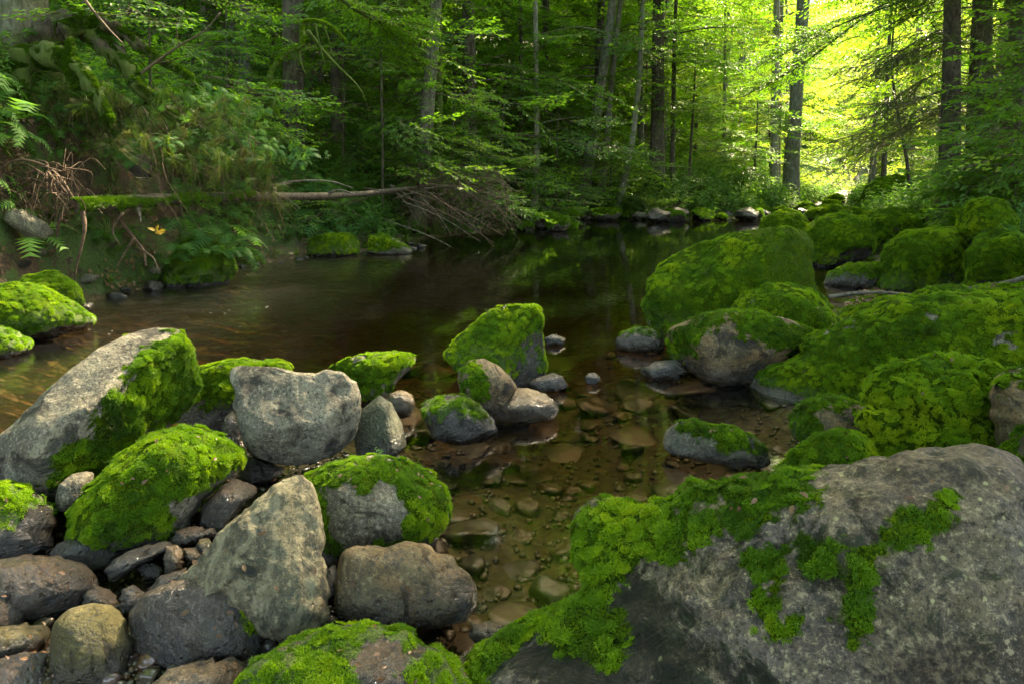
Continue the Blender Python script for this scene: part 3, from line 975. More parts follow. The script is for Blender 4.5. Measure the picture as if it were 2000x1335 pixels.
def rock_shape(S, T, rad, n, Dw, C, xax, yax, zax, facets, cuts, amp, rug, seed):
    r = np.random.default_rng(seed)
    s = np.hypot(S[:, 0], S[:, 1])
    q = (s ** n + np.abs(S[:, 2]) ** n) ** (1 / n)
    th = np.arctan2(S[:, 1], S[:, 0]) % (2 * pi)
    rr = np.interp(th, np.arange(361) * 2 * pi / 360, np.concatenate([rad, rad[:1]]))
    L = np.stack([rr * s / q * np.cos(th), rr * s / q * np.sin(th), Dw * S[:, 2] / q], 1)
    R = rad.mean()
    # broken faces
    for i in range(facets):
        nn = r.normal(size=3) * [1, 1, .6]
        nn[2] = abs(nn[2]) + .25
        nn /= np.linalg.norm(nn)
        if abs(nn[2]) < .35:
            continue
        h = L @ nn
        cut = h.max() * r.uniform(.74, .92)
        e = np.maximum(h - cut, 0)
        L -= nn * (e * .8)[:, None]
    for (nx, ny, nz_, f) in cuts:
        nn = np.array([nx, ny, nz_], float); nn /= np.linalg.norm(nn)
        h = L @ nn
        L -= nn * (np.maximum(h - h.max() * f, 0) * .9)[:, None]
    Wp = C + L[:, :1] * xax + L[:, 1:2] * yax + L[:, 2:] * zax
    N, _ = vnormals(Wp, T)
    # low and middle frequency relief; less at the silhouette so the outline stays
    sil = 0.35 + 0.65 * np.abs(S[:, 2]) ** .5
    dsp = fbm(Wp / R, 1.1, 3, seed * .37) * amp * 1.1 + ridged(Wp / R, 2.3, 3, seed * .91) * amp * .22
    dsp += (fbm(Wp / R, 5.5, 4, seed * .53) * .32 + (ridged(Wp / R, 3.6, 4, seed * .33) - .5) * .20 * (rug > 1)) * amp * rug
    Wp = Wp + N * (dsp * R * sil)[:, None]
    N, _ = vnormals(Wp, T)
    return Wp, N, R

ROCKS = []
def cx_right(poly):
    return np.asarray(poly)[:, 0].mean() > 1300

def rock(name, label, poly, yb, z0=0.0, D=0.85, mat='grey', moss=None, bare=(), lvl=5, ext=.14, n=2.4, amp=.05, facets=5,
         seed=None, tint=.5, patch=1.0, group=None, lump=1.0, top=.15, k=.55, keep=(), smooth=2.0, back=0.0, cuts=(), dens=1.0, film0=0.0, rug=1.0, spots=0.0):
    seed = seed if seed is not None else len(ROCKS) * 7 + 3
    if moss == 'all' and yb > 480 and cx_right(poly):
        tint = min(.95, tint + .14)
        lump *= 1.9
    if moss == 'all' and facets == 5:
        facets, amp = 8, amp * 1.5
    r = np.random.default_rng(seed)
    P = np.asarray(poly, float)
    y0, y1 = P[:, 1].min(), P[:, 1].max()
    if ext:
        w = sstep(y0 + .62 * (y1 - y0), y0 + .85 * (y1 - y0), P[:, 1])
        P = P.copy(); P[:, 1] += w * ext * (y1 - y0)
    cpx, _ = radial(P)
    con = at_z(cpx[0], yb, z0)
    # centre lies a little behind the contact point
    dirc = ray(*cpx); dirn = dirc / np.linalg.norm(dirc)
    meanr = math.sqrt(abs(0.5 * np.sum(P[:, 0] * np.roll(P[:, 1], -1) - np.roll(P[:, 0], -1) * P[:, 1])) / pi)
    rng0 = np.linalg.norm(con - CAMP)
    Dw = D * meanr / F * rng0
    hd = con[1] + k * Dw + back
    C = CAMP + dirc * (hd / dirc[1])
    # outline on the plane through C that faces the viewer
    zax = -dirn
    xax = np.cross([0, 0, 1.0], zax); xax /= np.linalg.norm(xax)
    yax = np.cross(zax, xax)
    dd = ray(P[:, 0], P[:, 1])
    t = ((C - CAMP) @ zax) / (dd @ zax)
    W = CAMP + dd * t[:, None] - C
    loc = np.stack([W @ xax, W @ yax], 1)
    c2, rad = radial(loc, smooth=smooth)
    C = C + xax * c2[0] + yax * c2[1]
    rad_px = radial(P, smooth=smooth, centre=to_px(C[None])[0])[1]
    for step, lv in enumerate((min(lvl, 5),) * 4 + (lvl,)):
        S, T = ico(lv)
        Wp, N, R = rock_shape(S, T, rad, n, Dw, C, xax, yax, zax, facets, cuts, amp, rug, seed)
        if step < 4:                                     # bring the outline back to the measured one
            q_ = to_px(Wp) - to_px(C[None])
            th_ = np.arctan2(-q_[:, 1], q_[:, 0]) % (2 * pi)
            bins = np.floor(th_ / (2 * pi) * 90).astype(int) % 90
            act = np.zeros(90); np.maximum.at(act, bins, np.hypot(q_[:, 0], q_[:, 1]))
            tc = (np.arange(90) + .5) * 2 * pi / 90
            want = np.interp((-tc) % (2 * pi), np.arange(361) * 2 * pi / 360, np.concatenate([rad_px, rad_px[:1]]))
            ratio = np.clip(want / np.maximum(act, 1), .8, 1.25)
            ratio = (np.roll(ratio, 1) + ratio + np.roll(ratio, -1)) / 3
            rad = rad * np.interp(np.arange(360) * 2 * pi / 360, np.concatenate([[tc[-1] - 2 * pi], tc, [tc[0] + 2 * pi]]), np.concatenate([ratio[-1:], ratio, ratio[:1]]))
    # moss cover
    ms = np.zeros(len(Wp))
    nz = fbm(Wp, 5.0 / max(R, .15) * .25, 4, seed * .11) + .7 * fbm(Wp, 28, 3, seed * .2)
    if moss is not None:
        PX = to_px(Wp)
        sz = min(math.sqrt(meanr), 11.0)
        if moss == 'all':
            ms = sstep(-.70, -.30, N[:, 2] + .18 * nz + (.0 if top is None else -top + .15))
        else:
            ms = px_mask(PX, moss, sz * 2.6, nz + .6 * fbm(Wp, 60, 2, seed), sz * 1.5)
            bk = S[:, 2] < -0.4
            ms = np.where(bk, sstep(.0, .4, N[:, 2] + .2 * nz), ms)
        if spots:
            ms = np.maximum(ms, .75 * sstep(.62, .85, fbm(Wp, 8, 4, 3.3) + spots * sstep(-.2, .4, fbm(Wp, 1.6, 2, 8.8))))
        if bare:
            bm_ = px_mask(PX, bare, sz * 2.2, -nz, sz * 1.0)
            ms = ms * (1 - np.where(S[:, 2] > -.4, bm_, 0))
        water_edge = sstep(.015, .07, Wp[:, 2] + .02 * nz)
        ms = ms * water_edge
        gaps = sstep(-.85, -.55, fbm(Wp, 7, 4, seed * .71 + 2))
        ms = ms * (.5 + .5 * gaps)
        lp = fbm(Wp, 11.0 / patch, 3, seed * .3)
        Wp = Wp + N * (ms * (.004 + .010 * lp) * lump * min(1.6, max(.6, R * 4)))[:, None]
        N, _ = vnormals(Wp, T)
    base = np.array([C[0], C[1], Wp[:, 2].min()])
    me = new_mesh(name, Wp - base, T, True, [ROCK[mat]])
    attr_f(me, 'moss', np.maximum(ms, film0))
    o = link(name, me, None, base)
    tag(o, label, 'boulder' if R > .28 else 'stone', group)
    if moss is not None:
        # points for the cushions
        a, b, c = Wp[T[:, 0]], Wp[T[:, 1]], Wp[T[:, 2]]
        fn = np.cross(b - a, c - a); ar = np.linalg.norm(fn, axis=1) / 2
        fm = ms[T].mean(1); fz = (a[:, 2] + b[:, 2] + c[:, 2]) / 3
        vis = (fn @ (-dirn) > -.35 * np.linalg.norm(fn, axis=1)) | (fn[:, 2] > 0)
        wgt = ar * sstep(.12, .65, fm) * vis * (fz > -.01)
        tot = wgt.sum() * 2300 * dens / patch ** 2
        cnt = int(min(tot, 34000))
        if cnt > 5:
            f = r.choice(len(T), cnt, p=wgt / wgt.sum())
            u, v = r.uniform(size=cnt), r.uniform(size=cnt)
            fl = u + v > 1; u[fl] = 1 - u[fl]; v[fl] = 1 - v[fl]
            Pp = a[f] + (b[f] - a[f]) * u[:, None] + (c[f] - a[f]) * v[:, None]
            Nn = N[T[f, 0]] + r.normal(0, .18, (cnt, 3))
            Nn = Nn + np.array([0, 0, .25])
            Nn /= np.linalg.norm(Nn, axis=1)[:, None]
            cl = fbm(Pp, 24 / patch, 2, seed * .5)
            keep_ = cl > -.62
            Pp = Pp + Nn * (np.clip(cl, -.6, .8) * .007 * patch)[:, None]
            tn = tint + 1.0 * fbm(Pp, 4, 4, seed * .8) + .40 * cl + r.normal(0, .10, cnt)  # a high tint on some rocks paints sun patches into the moss
            esz = (.45 + .6 * sstep(.25, .9, fm[f]))[keep_]
            Pp, Nn, tn = Pp[keep_], Nn[keep_], tn[keep_]; cnt = len(Pp)
            pr = MOSS_P if patch < 1.35 else MOSS_COARSE
            sc = (.78 if patch < 1.35 else patch / 2.1) * r.uniform(.75, 1.25, cnt) * esz
            mo = scatter('moss', pr, Pp, align(Nn, r.uniform(0, 2 * pi, cnt)), sc, o, base, tn)
            mo['kind'] = 'stuff'
    ROCKS.append(o)
    return o

def PL(s):
    return np.array([float(v) for v in s.replace(',', ' ').split()]).reshape(-1, 2)

G_ = 'boulders and stones along the stream'
# --- giant foreground boulder
rock('boulder', 'giant pitted grey boulder filling the lower right corner, moss on its shoulder',
     PL('905 1500 925 1335 950 1270 1000 1210 1070 1160 1115 1125 1112 1070 1150 1020 1200 985 1300 960 1400 945 1500 925 1590 912 1680 895 1760 878 1850 866 1920 876 1985 905 2060 960 2130 1060 2160 1250 2150 1500 1500 1620'),
     1480, D=.62, mat='boulder', lvl=7, rug=1.9, ext=0, amp=.055, facets=3, n=2.6,
     moss=[PL('1070 1150 1090 1050 1130 990 1200 950 1400 910 1560 890 1610 905 1560 950 1460 990 1380 1040 1320 1085 1250 1100 1225 1150 1180 1175 1120 1175'),
           PL('890 1340 900 1290 950 1230 1040 1150 1120 1120 1180 1170 1230 1195 1228 1290 1180 1315 1090 1290 1060 1230 1010 1250 970 1300 945 1400 900 1400'),
           PL('1430 1010 1470 985 1600 950 1580 975 1500 990 1470 1020'), PL('1590 955 1612 950 1612 990 1592 985'),
           PL('1480 1085 1530 1080 1510 1125 1475 1110'), PL('1560 1050 1640 1060 1640 1110 1600 1120'), PL('1490 1160 1505 1165 1500 1190 1480 1180'),
           PL('1650 1180 1660 1080 1720 1040 1760 1010 1850 965 1845 1010 1800 1050 1740 1060 1700 1100 1690 1190 1695 1240 1660 1260'),
           PL('1500 1230 1540 1200 1555 1220 1510 1260')],
     bare=[PL('1330 1000 1400 975 1440 980 1380 1010')], tint=.5, seed=5, lump=.45, k=.5, dens=1.2, spots=0,
     cuts=((-.35, .3, .9, .80),))

# --- left foreground
rock('boulder', 'long leaning grey boulder with a moss band down its right flank, at the left edge',
     PL('-60 905 -40 860 0 845 60 790 120 735 190 680 250 650 310 637 350 643 375 675 387 720 383 775 360 810 320 840 262 885 210 918 165 950 130 978 60 975 -40 985'),
     985, D=.75, mat='grey', lvl=6, ext=.05, amp=.05, facets=3, n=2.6,
     moss=[PL('340 640 375 665 390 720 385 780 350 815 300 850 250 890 190 925 140 965 100 950 110 880 160 840 205 790 255 735 270 690 320 668')],
     cuts=((.55, -.35, .75, .62), (-.3, .75, .6, .80)), tint=.5, seed=12)
rock('stone', 'smooth bluish wet ledge jutting in low at the left edge, under the leaning boulder',
     PL('-60 900 0 878 50 868 105 862 118 890 112 925 70 950 0 960 -60 955'), 975, z0=.02, D=.9, mat='purple', lvl=5, ext=.1, amp=.04, facets=2, seed=13, k=.1)
rock('boulder', 'low rock with yellow-lit moss top and violet foot, between leaning and heart-shaped boulders',
     PL('335 800 372 750 390 716 440 704 500 702 560 704 572 718 560 760 540 800 480 830 420 835 360 833'),
     838, D=.9, mat='purple', moss=[PL('350 790 380 700 575 695 580 760 480 782 400 775 370 790')], tint=.9, lvl=5, seed=14)  # the bright moss tint stands in for a sun patch
rock('boulder', 'heart-shaped pale grey boulder with a notch in its top edge and no moss',
     PL('448 722 462 712 500 712 540 716 580 726 610 728 640 719 672 727 697 745 706 778 704 820 690 858 655 888 610 904 580 908 540 906 500 893 475 868 462 820 455 770'),
     915, z0=.06, D=.62, mat='pale', lvl=6, ext=0, amp=.045, facets=3, n=3.4, seed=15, smooth=1.3, k=.4, cuts=((.0, -.6, .8, .78), (0, .3, .9, .74)))
rock('stone', 'wedge-shaped stone capped with green moss, right behind the heart-shaped boulder',
     PL('640 715 668 703 700 692 760 686 800 690 817 700 800 722 775 745 755 770 730 788 700 780 680 745'),
     790, D=.8, mat='grey', moss=[PL('630 710 700 685 790 682 800 700 775 735 740 765 715 790 690 770')], tint=.6, lvl=5, seed=16, k=.4)
rock('stone', 'smooth grey-green stone leaning against the right side of the heart-shaped boulder',
     PL('690 850 705 800 740 770 765 785 785 825 795 860 760 890 700 892'), 890, D=.7, mat='green', lvl=5, facets=6, seed=17)
rock('stone', 'small round brown stone beside the wedge-shaped mossy stone', PL('752 790 762 768 785 760 806 770 812 790 800 806 770 812 755 806'), 813, D=.9, mat='tan', lvl=4, facets=1, seed=18)
rock('stone', 'half-submerged rock with a dark green moss cap, left of the pale saddle-shaped stone',
     PL('820 800 832 780 870 770 905 772 935 788 965 815 975 838 940 852 890 858 845 845'), 860, D=.9, mat='dark', moss=[PL('818 800 835 775 905 768 940 790 955 815 900 815 850 825')], tint=.18, lvl=5, seed=19)
rock('stone', 'pale rounded stone with a small moss triangle on its flank, in the shallow water',
     PL('893 745 895 722 918 703 945 699 975 714 1000 738 1012 757 985 780 940 800 908 780'), 822, D=.8, mat='tan', lvl=5, seed=20, k=.3,
     moss=[PL('908 722 925 722 962 765 960 775 915 770')], tint=.5, amp=.05)
rock('stone', 'smooth elongated grey-brown stone lying in front of the pale rounded stone',
     PL('935 790 955 768 985 757 1030 757 1065 767 1088 785 1092 800 1080 812 1040 818 980 820 940 812'), 822, D=.75, mat='tan', lvl=5, seed=21, facets=3, cuts=((-.2, .6, .6, .7),))
rock('stone', 'small tan stone tucked between the mossy pyramid and the pale rounded stone', PL('940 705 960 690 990 688 1000 700 1005 735 985 745 955 730'), 755, D=.7, mat='tan', lvl=4, seed=22)
rock('boulder', 'pyramid-shaped boulder thick with bright green moss, alone in mid stream',
     PL('868 690 900 652 945 617 985 596 1048 596 1057 612 1060 665 1068 725 1058 742 1000 742 960 735 930 715 890 712'),
     745, D=.85, mat='dark', moss=[PL('860 690 900 645 945 610 985 590 1060 590 1062 640 1030 660 1015 700 1000 725 940 715 890 712'), PL('1040 640 1062 640 1072 725 1058 735 1050 690')],
     tint=.78, lvl=6, facets=0, n=3.2, seed=23, k=.45, cuts=((.62, -.2, .75, .62), (-.35, .5, .8, .70)), smooth=1.4, amp=.045)
rock('stone', 'small flat grey stone just above the water, right of the mossy pyramid', PL('1062 660 1080 652 1105 660 1100 672 1068 672'), 673, D=.9, mat='dark', lvl=4, seed=24)
rock('stone', 'wet violet angular stone poking from the water below the mossy pyramid', PL('1030 748 1045 738 1080 727 1098 733 1110 752 1090 760 1050 762'), 763, D=.8, mat='purple', lvl=4, facets=6, seed=25)
rock('stone', 'tiny dark stone breaking the surface in the middle of the pool', PL('1140 737 1150 727 1165 728 1174 740 1165 748 1145 748'), 749, D=.9, mat='dark', lvl=4, seed=26)
rock('stone', 'low brown-violet stone with a thin green crown, in the water left of the slab boulder',
     PL('1200 665 1215 648 1245 638 1275 642 1298 660 1295 680 1250 684 1205 680'), 684, D=.9, mat='brown', moss=[PL('1212 650 1245 632 1285 642 1290 655 1250 654')], tint=.3, lvl=4, seed=27, dens=.7)
rock('stone', 'flat grey stone awash at the foot of the brown-faced rock', PL('1248 722 1280 705 1325 700 1340 722 1325 735 1270 738'), 738, D=.9, mat='dark', lvl=4, seed=28, facets=5)

# --- right-hand boulders
rock('boulder', 'big tilted slab boulder, all moss but for its square dark right end, in the pool',
     PL('1258 585 1266 555 1290 520 1312 500 1350 482 1400 467 1450 452 1490 444 1545 443 1580 456 1588 480 1590 540 1590 600 1560 640 1480 660 1400 662 1320 650 1285 632 1262 610'),
     665, D=.75, mat='dark', moss=[PL('1250 600 1260 540 1300 495 1400 460 1500 438 1560 438 1500 480 1480 520 1490 560 1450 600 1440 670 1300 660')], bare=(),
     tint=.62, lvl=6, n=3.2, facets=2, seed=30, film0=.55, spots=.22, patch=1.5, cuts=((.75, -.1, .65, .70), (-.3, .65, .7, .78)), smooth=1.4, k=.35)
rock('boulder', 'thin upright wedge of rock edged with moss, behind the right end of the tilted slab',
     PL('1560 600 1570 555 1583 545 1600 570 1625 600 1620 620 1570 625'), 640, D=.8, mat='dark', moss=[PL('1575 545 1590 540 1632 605 1615 600')], tint=.5, film0=.55, lvl=4, seed=31, patch=1.5, ext=.1)
rock('boulder', 'domed mossy boulder sloping down to the right, in front of the tilted slab',
     PL('1425 640 1432 600 1450 572 1500 557 1545 558 1580 568 1610 595 1638 622 1640 650 1600 680 1500 690 1440 680'),
     700, D=.85, mat='grey', moss='all', tint=.5, lvl=5, seed=32, patch=1.4, k=.4, facets=4)
rock('boulder', 'rock with a bare tan-brown face under a cap of moss, at the pool edge',
     PL('1300 672 1306 640 1340 625 1380 612 1430 604 1480 608 1540 622 1590 645 1595 665 1550 690 1510 715 1470 738 1420 742 1375 735 1358 715 1320 705'),
     745, D=.8, mat='tan', moss=[PL('1295 690 1305 635 1430 595 1600 640 1600 670 1520 680 1490 660 1440 650 1420 625 1370 640 1360 700 1300 705')], tint=.45, lvl=6, seed=33, patch=1.2, k=.45)
rock('boulder', 'broad mossy slab spreading over the right side, its bare grey nose in the water',
     PL('1448 800 1455 765 1475 735 1510 708 1560 672 1620 640 1680 612 1740 590 1820 578 1950 572 2100 572 2200 640 2200 800 2000 880 1760 860 1620 838 1500 822'),
     832, D=.42, mat='grey', moss=[PL('1445 800 1440 760 1520 690 1680 600 1800 565 2250 540 2250 900 1700 900 1640 800 1570 765 1500 770 1465 800')],
     bare=[PL('1650 640 1685 620 1700 640 1665 655'), PL('1810 615 1840 608 1840 625 1815 630'), PL('1945 655 1970 655 1975 675 1945 670')], tint=.62, lvl=7, seed=34, patch=1.1, k=.8, amp=.05, facets=4, n=2.6)
rock('boulder', 'mossy knoll with a yellowish crest, behind the broad slab and beside the drifted branch',
     PL('1590 650 1640 615 1700 590 1760 575 1830 580 1850 600 1800 640 1700 660'), 650, D=.8, mat='grey', moss='all', tint=.8, lvl=5, seed=35, patch=1.4, k=.2)
rock('boulder', 'knobbly moss-covered rock on the skyline of the broad slab, under the grey branch',
     PL('1780 600 1792 572 1820 557 1860 556 1900 566 1960 575 2010 585 2010 640 1900 640 1800 630'), 640, z0=.12, D=.7, mat='grey', moss='all', tint=.35, lvl=5, seed=36, patch=1.3, bare=[PL('1880 580 1910 578 1915 590 1885 592')])
rock('boulder', 'shaggy boulder under deep bright moss with a sunlit yellow rim, behind the giant boulder',
     PL('1690 890 1698 850 1705 800 1705 760 1720 735 1770 718 1840 712 1890 708 1930 722 1960 760 1990 800 2000 860 1960 910 1850 940 1740 930'),
     960, D=.7, mat='grey', moss='all', tint=.72, lvl=6, seed=37, lump=2.4, amp=.07, k=.4)  # sun on the rim is put into the moss tint
rock('boulder', 'grey-brown rock with thin moss at the right edge, right of the shaggy boulder',
     PL('1930 790 1940 735 1975 718 2060 715 2150 760 2150 900 2000 900 1950 860'), 980, z0=.1, D=.8, mat='tan', moss=[PL('1930 760 1960 715 2060 700 2150 720 2050 740 1980 750')], tint=.5, lvl=5, seed=38)
rock('stone', 'dark pitted stone at the right edge, wedged above the giant boulder', PL('1955 890 1975 850 2010 825 2100 820 2120 900 2080 960 1990 940'), 1010, z0=.12, D=.8, mat='dark', lvl=5, seed=39, moss=[PL('1950 890 1975 840 2000 830 1990 900')], tint=.4)
rock('stone', 'small pinkish-grey stone with moss on its left half, between the pool and the shaggy boulder',
     PL('1540 835 1550 800 1575 778 1610 770 1660 780 1705 795 1715 830 1690 865 1630 880 1570 880'), 885, D=.8, mat='tan', moss=[PL('1535 850 1545 795 1580 770 1640 768 1690 785 1650 800 1600 800 1600 850 1575 885')], tint=.55, lvl=5, seed=40, k=.35)
rock('stone', 'lumpy moss-covered rock at the water edge, just above the ridge of the giant boulder',
     PL('1505 925 1530 900 1560 880 1590 850 1640 838 1690 850 1710 885 1700 920 1650 950 1560 960'), 965, D=.75, mat='grey', moss='all', tint=.5, lvl=5, seed=41, k=.3)
rock('stone', 'low two-humped stone with thin green moss, standing alone in the water before the giant boulder',
     PL('1293 870 1300 840 1325 820 1360 816 1390 830 1430 832 1470 848 1500 875 1505 895 1480 906 1430 900 1370 890 1310 882'),
     905, D=.6, mat='grey', moss=[PL('1320 825 1360 812 1400 828 1440 830 1480 852 1498 880 1440 882 1400 868 1375 850 1340 838')], tint=.3, lvl=5, seed=42, k=.4, dens=.8, facets=5)
# --- lower left stones
rock('boulder', 'dome of shaggy green moss below the leaning boulder, centre left',
     PL('128 1040 150 985 185 940 230 895 285 855 340 838 395 840 445 850 466 880 470 915 440 945 400 975 370 1010 330 1040 260 1058 170 1060'),
     1062, D=.85, mat='grey', moss='all', bare=[PL('330 1000 350 970 400 960 390 1000 350 1035')], tint=.6, lvl=6, seed=50, n=2.2, facets=2, k=.5, lump=1.3)
rock('stone', 'small oval grey stone wedged between the leaning boulder and the mossy dome', PL('106 975 115 945 140 925 170 918 186 925 175 955 155 985 125 1000 110 995'), 1005, z0=.05, D=.8, mat='grey', lvl=5, seed=51, facets=2, ext=0)
rock('stone', 'dark rock with a green moss crest at the left edge, under the bluish ledge',
     PL('-60 960 -20 942 20 938 60 955 105 985 112 1020 100 1070 40 1085 -60 1090'), 1085, D=.8, mat='dark', moss=[PL('-60 940 20 930 70 955 110 990 60 990 20 975 10 1030 -60 1040')], tint=.5, lvl=5, seed=52)
rock('stone', 'broad flat brown stone at the left edge, above the olive stone',
     PL('-60 1110 0 1090 60 1083 120 1085 165 1097 190 1120 188 1150 160 1180 110 1195 40 1200 -60 1210'), 1205, D=.75, mat='brown', lvl=6, seed=53, facets=3, amp=.04)
rock('stone', 'dull brown stone cut by the left edge, half under the broad flat brown one', PL('-60 1160 0 1152 35 1168 52 1200 40 1222 0 1232 -60 1232'), 1240, D=.8, mat='brown', lvl=5, seed=54)
rock('stone', 'rounded olive-green stone standing in dark water at lower left',
     PL('95 1260 105 1215 135 1187 180 1176 220 1180 248 1210 260 1255 250 1300 215 1325 150 1332 112 1322 98 1295'),
     1332, D=.9, mat='olive', lvl=6, seed=55, facets=1, n=2.2, amp=.03)
rock('stone', 'dark stone with an orange-brown rim at the left edge beside the olive stone', PL('-60 1240 0 1222 60 1215 95 1222 98 1240 80 1268 20 1290 -60 1300'), 1296, D=.8, mat='olive', lvl=5, seed=56)
rock('stone', 'glossy black-violet wet stone in the bottom left corner', PL('-60 1300 0 1285 50 1270 90 1275 105 1310 100 1345 0 1370 -60 1370'), 1360, D=.8, mat='purple', lvl=5, seed=57, facets=5)
rock('boulder', 'smooth purple-brown boulder with a bright moss strip on its right end, bottom left of centre',
     PL('250 1200 270 1165 310 1142 370 1125 440 1120 485 1120 510 1150 525 1200 527 1250 505 1280 450 1290 380 1290 310 1280 262 1250'),
     1292, D=.85, mat='purple', moss=[PL('478 1118 492 1122 515 1165 527 1210 522 1250 512 1215 475 1205 480 1165 490 1150')], tint=.85, lvl=6, seed=58, amp=.03, facets=2)
rock('boulder', 'upright pointed rock with pale ridges and white lichen, centre of the lower left',
     PL('330 1135 365 1108 400 1078 430 1035 470 1002 510 965 550 935 585 925 614 942 628 985 633 1040 634 1100 647 1165 642 1205 600 1234 555 1245 510 1230 470 1200 420 1170 360 1150'),
     1240, D=.6, mat='veined', lvl=6, seed=59, facets=0, n=3.0, smooth=1.4, cuts=((-.75, .3, .6, .72), (.45, .1, .9, .84)), amp=.05, k=.4, ext=.04, rug=2.0)
rock('boulder', 'round boulder with a moss ring around a bare grey middle, centre of the lower left',
     PL('598 930 640 905 690 892 735 888 790 900 840 925 870 955 880 985 872 1020 840 1050 770 1072 700 1085 650 1085 620 1060 605 1000'),
     1085, D=.85, mat='grey', moss=[PL('590 940 640 895 735 880 850 915 890 980 860 1050 740 1080 620 1095 600 1000')],
     bare=[PL('640 970 690 945 760 955 790 1000 775 1050 720 1080 660 1075 630 1030')], tint=.65, lvl=6, seed=60, n=2.2, facets=2)
rock('boulder', 'tan squarish block with a split top and rounded corners, at the water in lower centre',
     PL('652 1190 655 1130 665 1080 690 1062 740 1063 755 1068 790 1055 830 1060 875 1085 915 1115 930 1140 932 1175 910 1200 850 1215 780 1215 700 1212'),
     1216, D=.7, mat='tan', lvl=6, seed=61, n=3.4, facets=1, smooth=1.5, amp=.045, ext=.08)
rock('boulder', 'moss-fringed dark rock cut by the bottom edge, left of the giant boulder',
     PL('455 1345 500 1290 560 1255 640 1225 720 1213 790 1232 850 1262 900 1290 925 1325 930 1400 700 1460 450 1440'),
     1420, D=.8, mat='brown', moss=[PL('440 1350 500 1280 640 1215 720 1205 800 1230 850 1262 800 1262 740 1245 690 1262 660 1300 700 1345 700 1460 450 1460'), PL('850 1270 905 1285 935 1330 930 1400 840 1400 800 1330 810 1300')],
     bare=[PL('690 1275 740 1250 790 1270 800 1330 720 1345 680 1310')], tint=.55, lvl=6, seed=62, ext=0, k=.4)
rock('stone', 'rust-brown stone cut by the bottom edge, under the purple-brown boulder', PL('280 1345 330 1305 390 1288 450 1283 485 1292 480 1320 470 1350 400 1400 280 1400'), 1395, D=.8, mat='tan', lvl=5, seed=63, ext=0, facets=4)
rock('stone', 'shadowed brown stone behind the pointed rock, right of the mossy dome', PL('385 1030 395 985 430 950 455 932 490 942 505 960 470 995 430 1035 400 1045'), 1045, D=.8, mat='brown', lvl=5, seed=64)
rock('stone', 'dark stone in the gap under the heart-shaped boulder', PL('462 930 470 900 495 888 540 905 560 920 520 935 480 945'), 950, D=.9, mat='dark', lvl=4, seed=65)
rock('stone', 'narrow dark stone peeping left of the heart-shaped boulder', PL('430 845 438 815 455 800 470 820 470 870 445 875'), 880, D=.9, mat='dark', lvl=4, seed=66)
rock('stone', 'small three-cornered pinkish stone at the foot of the mossy dome', PL('293 1040 305 1015 318 1008 338 1020 345 1042 320 1050'), 1052, z0=.03, D=.8, mat='tan', lvl=4, seed=67)
rock('stone', 'flat grey stone slab before the pointed rock', PL('325 1060 345 1035 380 1026 420 1032 432 1042 400 1055 350 1068'), 1068, z0=.02, D=.8, mat='purple', lvl=4, seed=68, facets=4)
rock('stone', 'dark wet stone under the mossy dome, above the broad flat brown stone', PL('100 1085 110 1060 140 1050 200 1058 232 1075 225 1100 180 1110 120 1105'), 1112, D=.8, mat='dark', lvl=5, seed=69)
rock('stone', 'long dark slab lying slantwise below the mossy dome', PL('203 1120 215 1095 250 1075 300 1058 335 1058 340 1068 315 1085 270 1105 225 1128'), 1128, z0=.01, D=.7, mat='dark', lvl=5, seed=70, facets=4)
rock('stone', 'rough pebbly pink stone standing on end beside the long dark slab', PL('320 1090 325 1068 345 1062 358 1075 356 1105 340 1118 322 1115'), 1118, z0=.02, D=.9, mat='tan', lvl=4, seed=71)
rock('stone', 'small tan cobble between the pink stone and the pointed rock', PL('352 1090 358 1070 385 1068 398 1080 390 1094 362 1098'), 1098, z0=.02, D=.9, mat='tan', lvl=4, seed=72)
rock('stone', 'round tan pebble leaning on the left ridge of the pointed rock', PL('380 1070 390 1052 408 1050 416 1062 408 1080 388 1082'), 1082, z0=.03, D=.9, mat='olive', lvl=4, seed=73)
rock('stone', 'rounded bluish stone among the gravel above the purple-brown boulder', PL('268 1112 275 1100 300 1098 318 1108 315 1124 285 1128'), 1128, D=.9, mat='purple', lvl=4, seed=74)
rock('stone', 'pale blue wet stone shining in the gap left of the purple-brown boulder', PL('233 1175 240 1150 262 1140 285 1158 292 1180 270 1195 240 1190'), 1196, D=.8, mat='purple', lvl=4, seed=75, facets=5)
rock('stone', 'rough rounded grey stone just above the olive stone', PL('158 1175 168 1155 190 1143 215 1150 235 1172 225 1188 180 1185'), 1188, D=.9, mat='brown', lvl=4, seed=76)
rock('stone', 'narrow brown stone along the upper edge of the purple-brown boulder', PL('285 1150 310 1125 360 1110 410 1108 400 1125 340 1140 300 1160'), 1160, z0=.0, D=.8, mat='brown', lvl=4, seed=77)
rock('stone', 'dark stone in the cleft between the pointed rock and the tan block', PL('632 1135 640 1110 655 1100 662 1130 655 1170 640 1172'), 1175, D=.9, mat='dark', lvl=4, seed=78)
rock('stone', 'small violet wet stone at the foot of the pointed rock', PL('610 1235 625 1215 650 1210 670 1222 665 1240 630 1245'), 1246, D=.9, mat='purple', lvl=4, seed=79)
rock('stone', 'rusty orange stone under water beside the giant boulder', PL('915 1240 925 1218 960 1210 985 1222 980 1250 940 1262'), 1262, z0=-.01, D=.8, mat='tan', lvl=4, seed=80)
rock('stone', 'rusty flat stone awash below the tan block', PL('900 1290 910 1270 940 1268 950 1290 930 1310 905 1308'), 1312, z0=-.01, D=.8, mat='tan', lvl=4, seed=81)

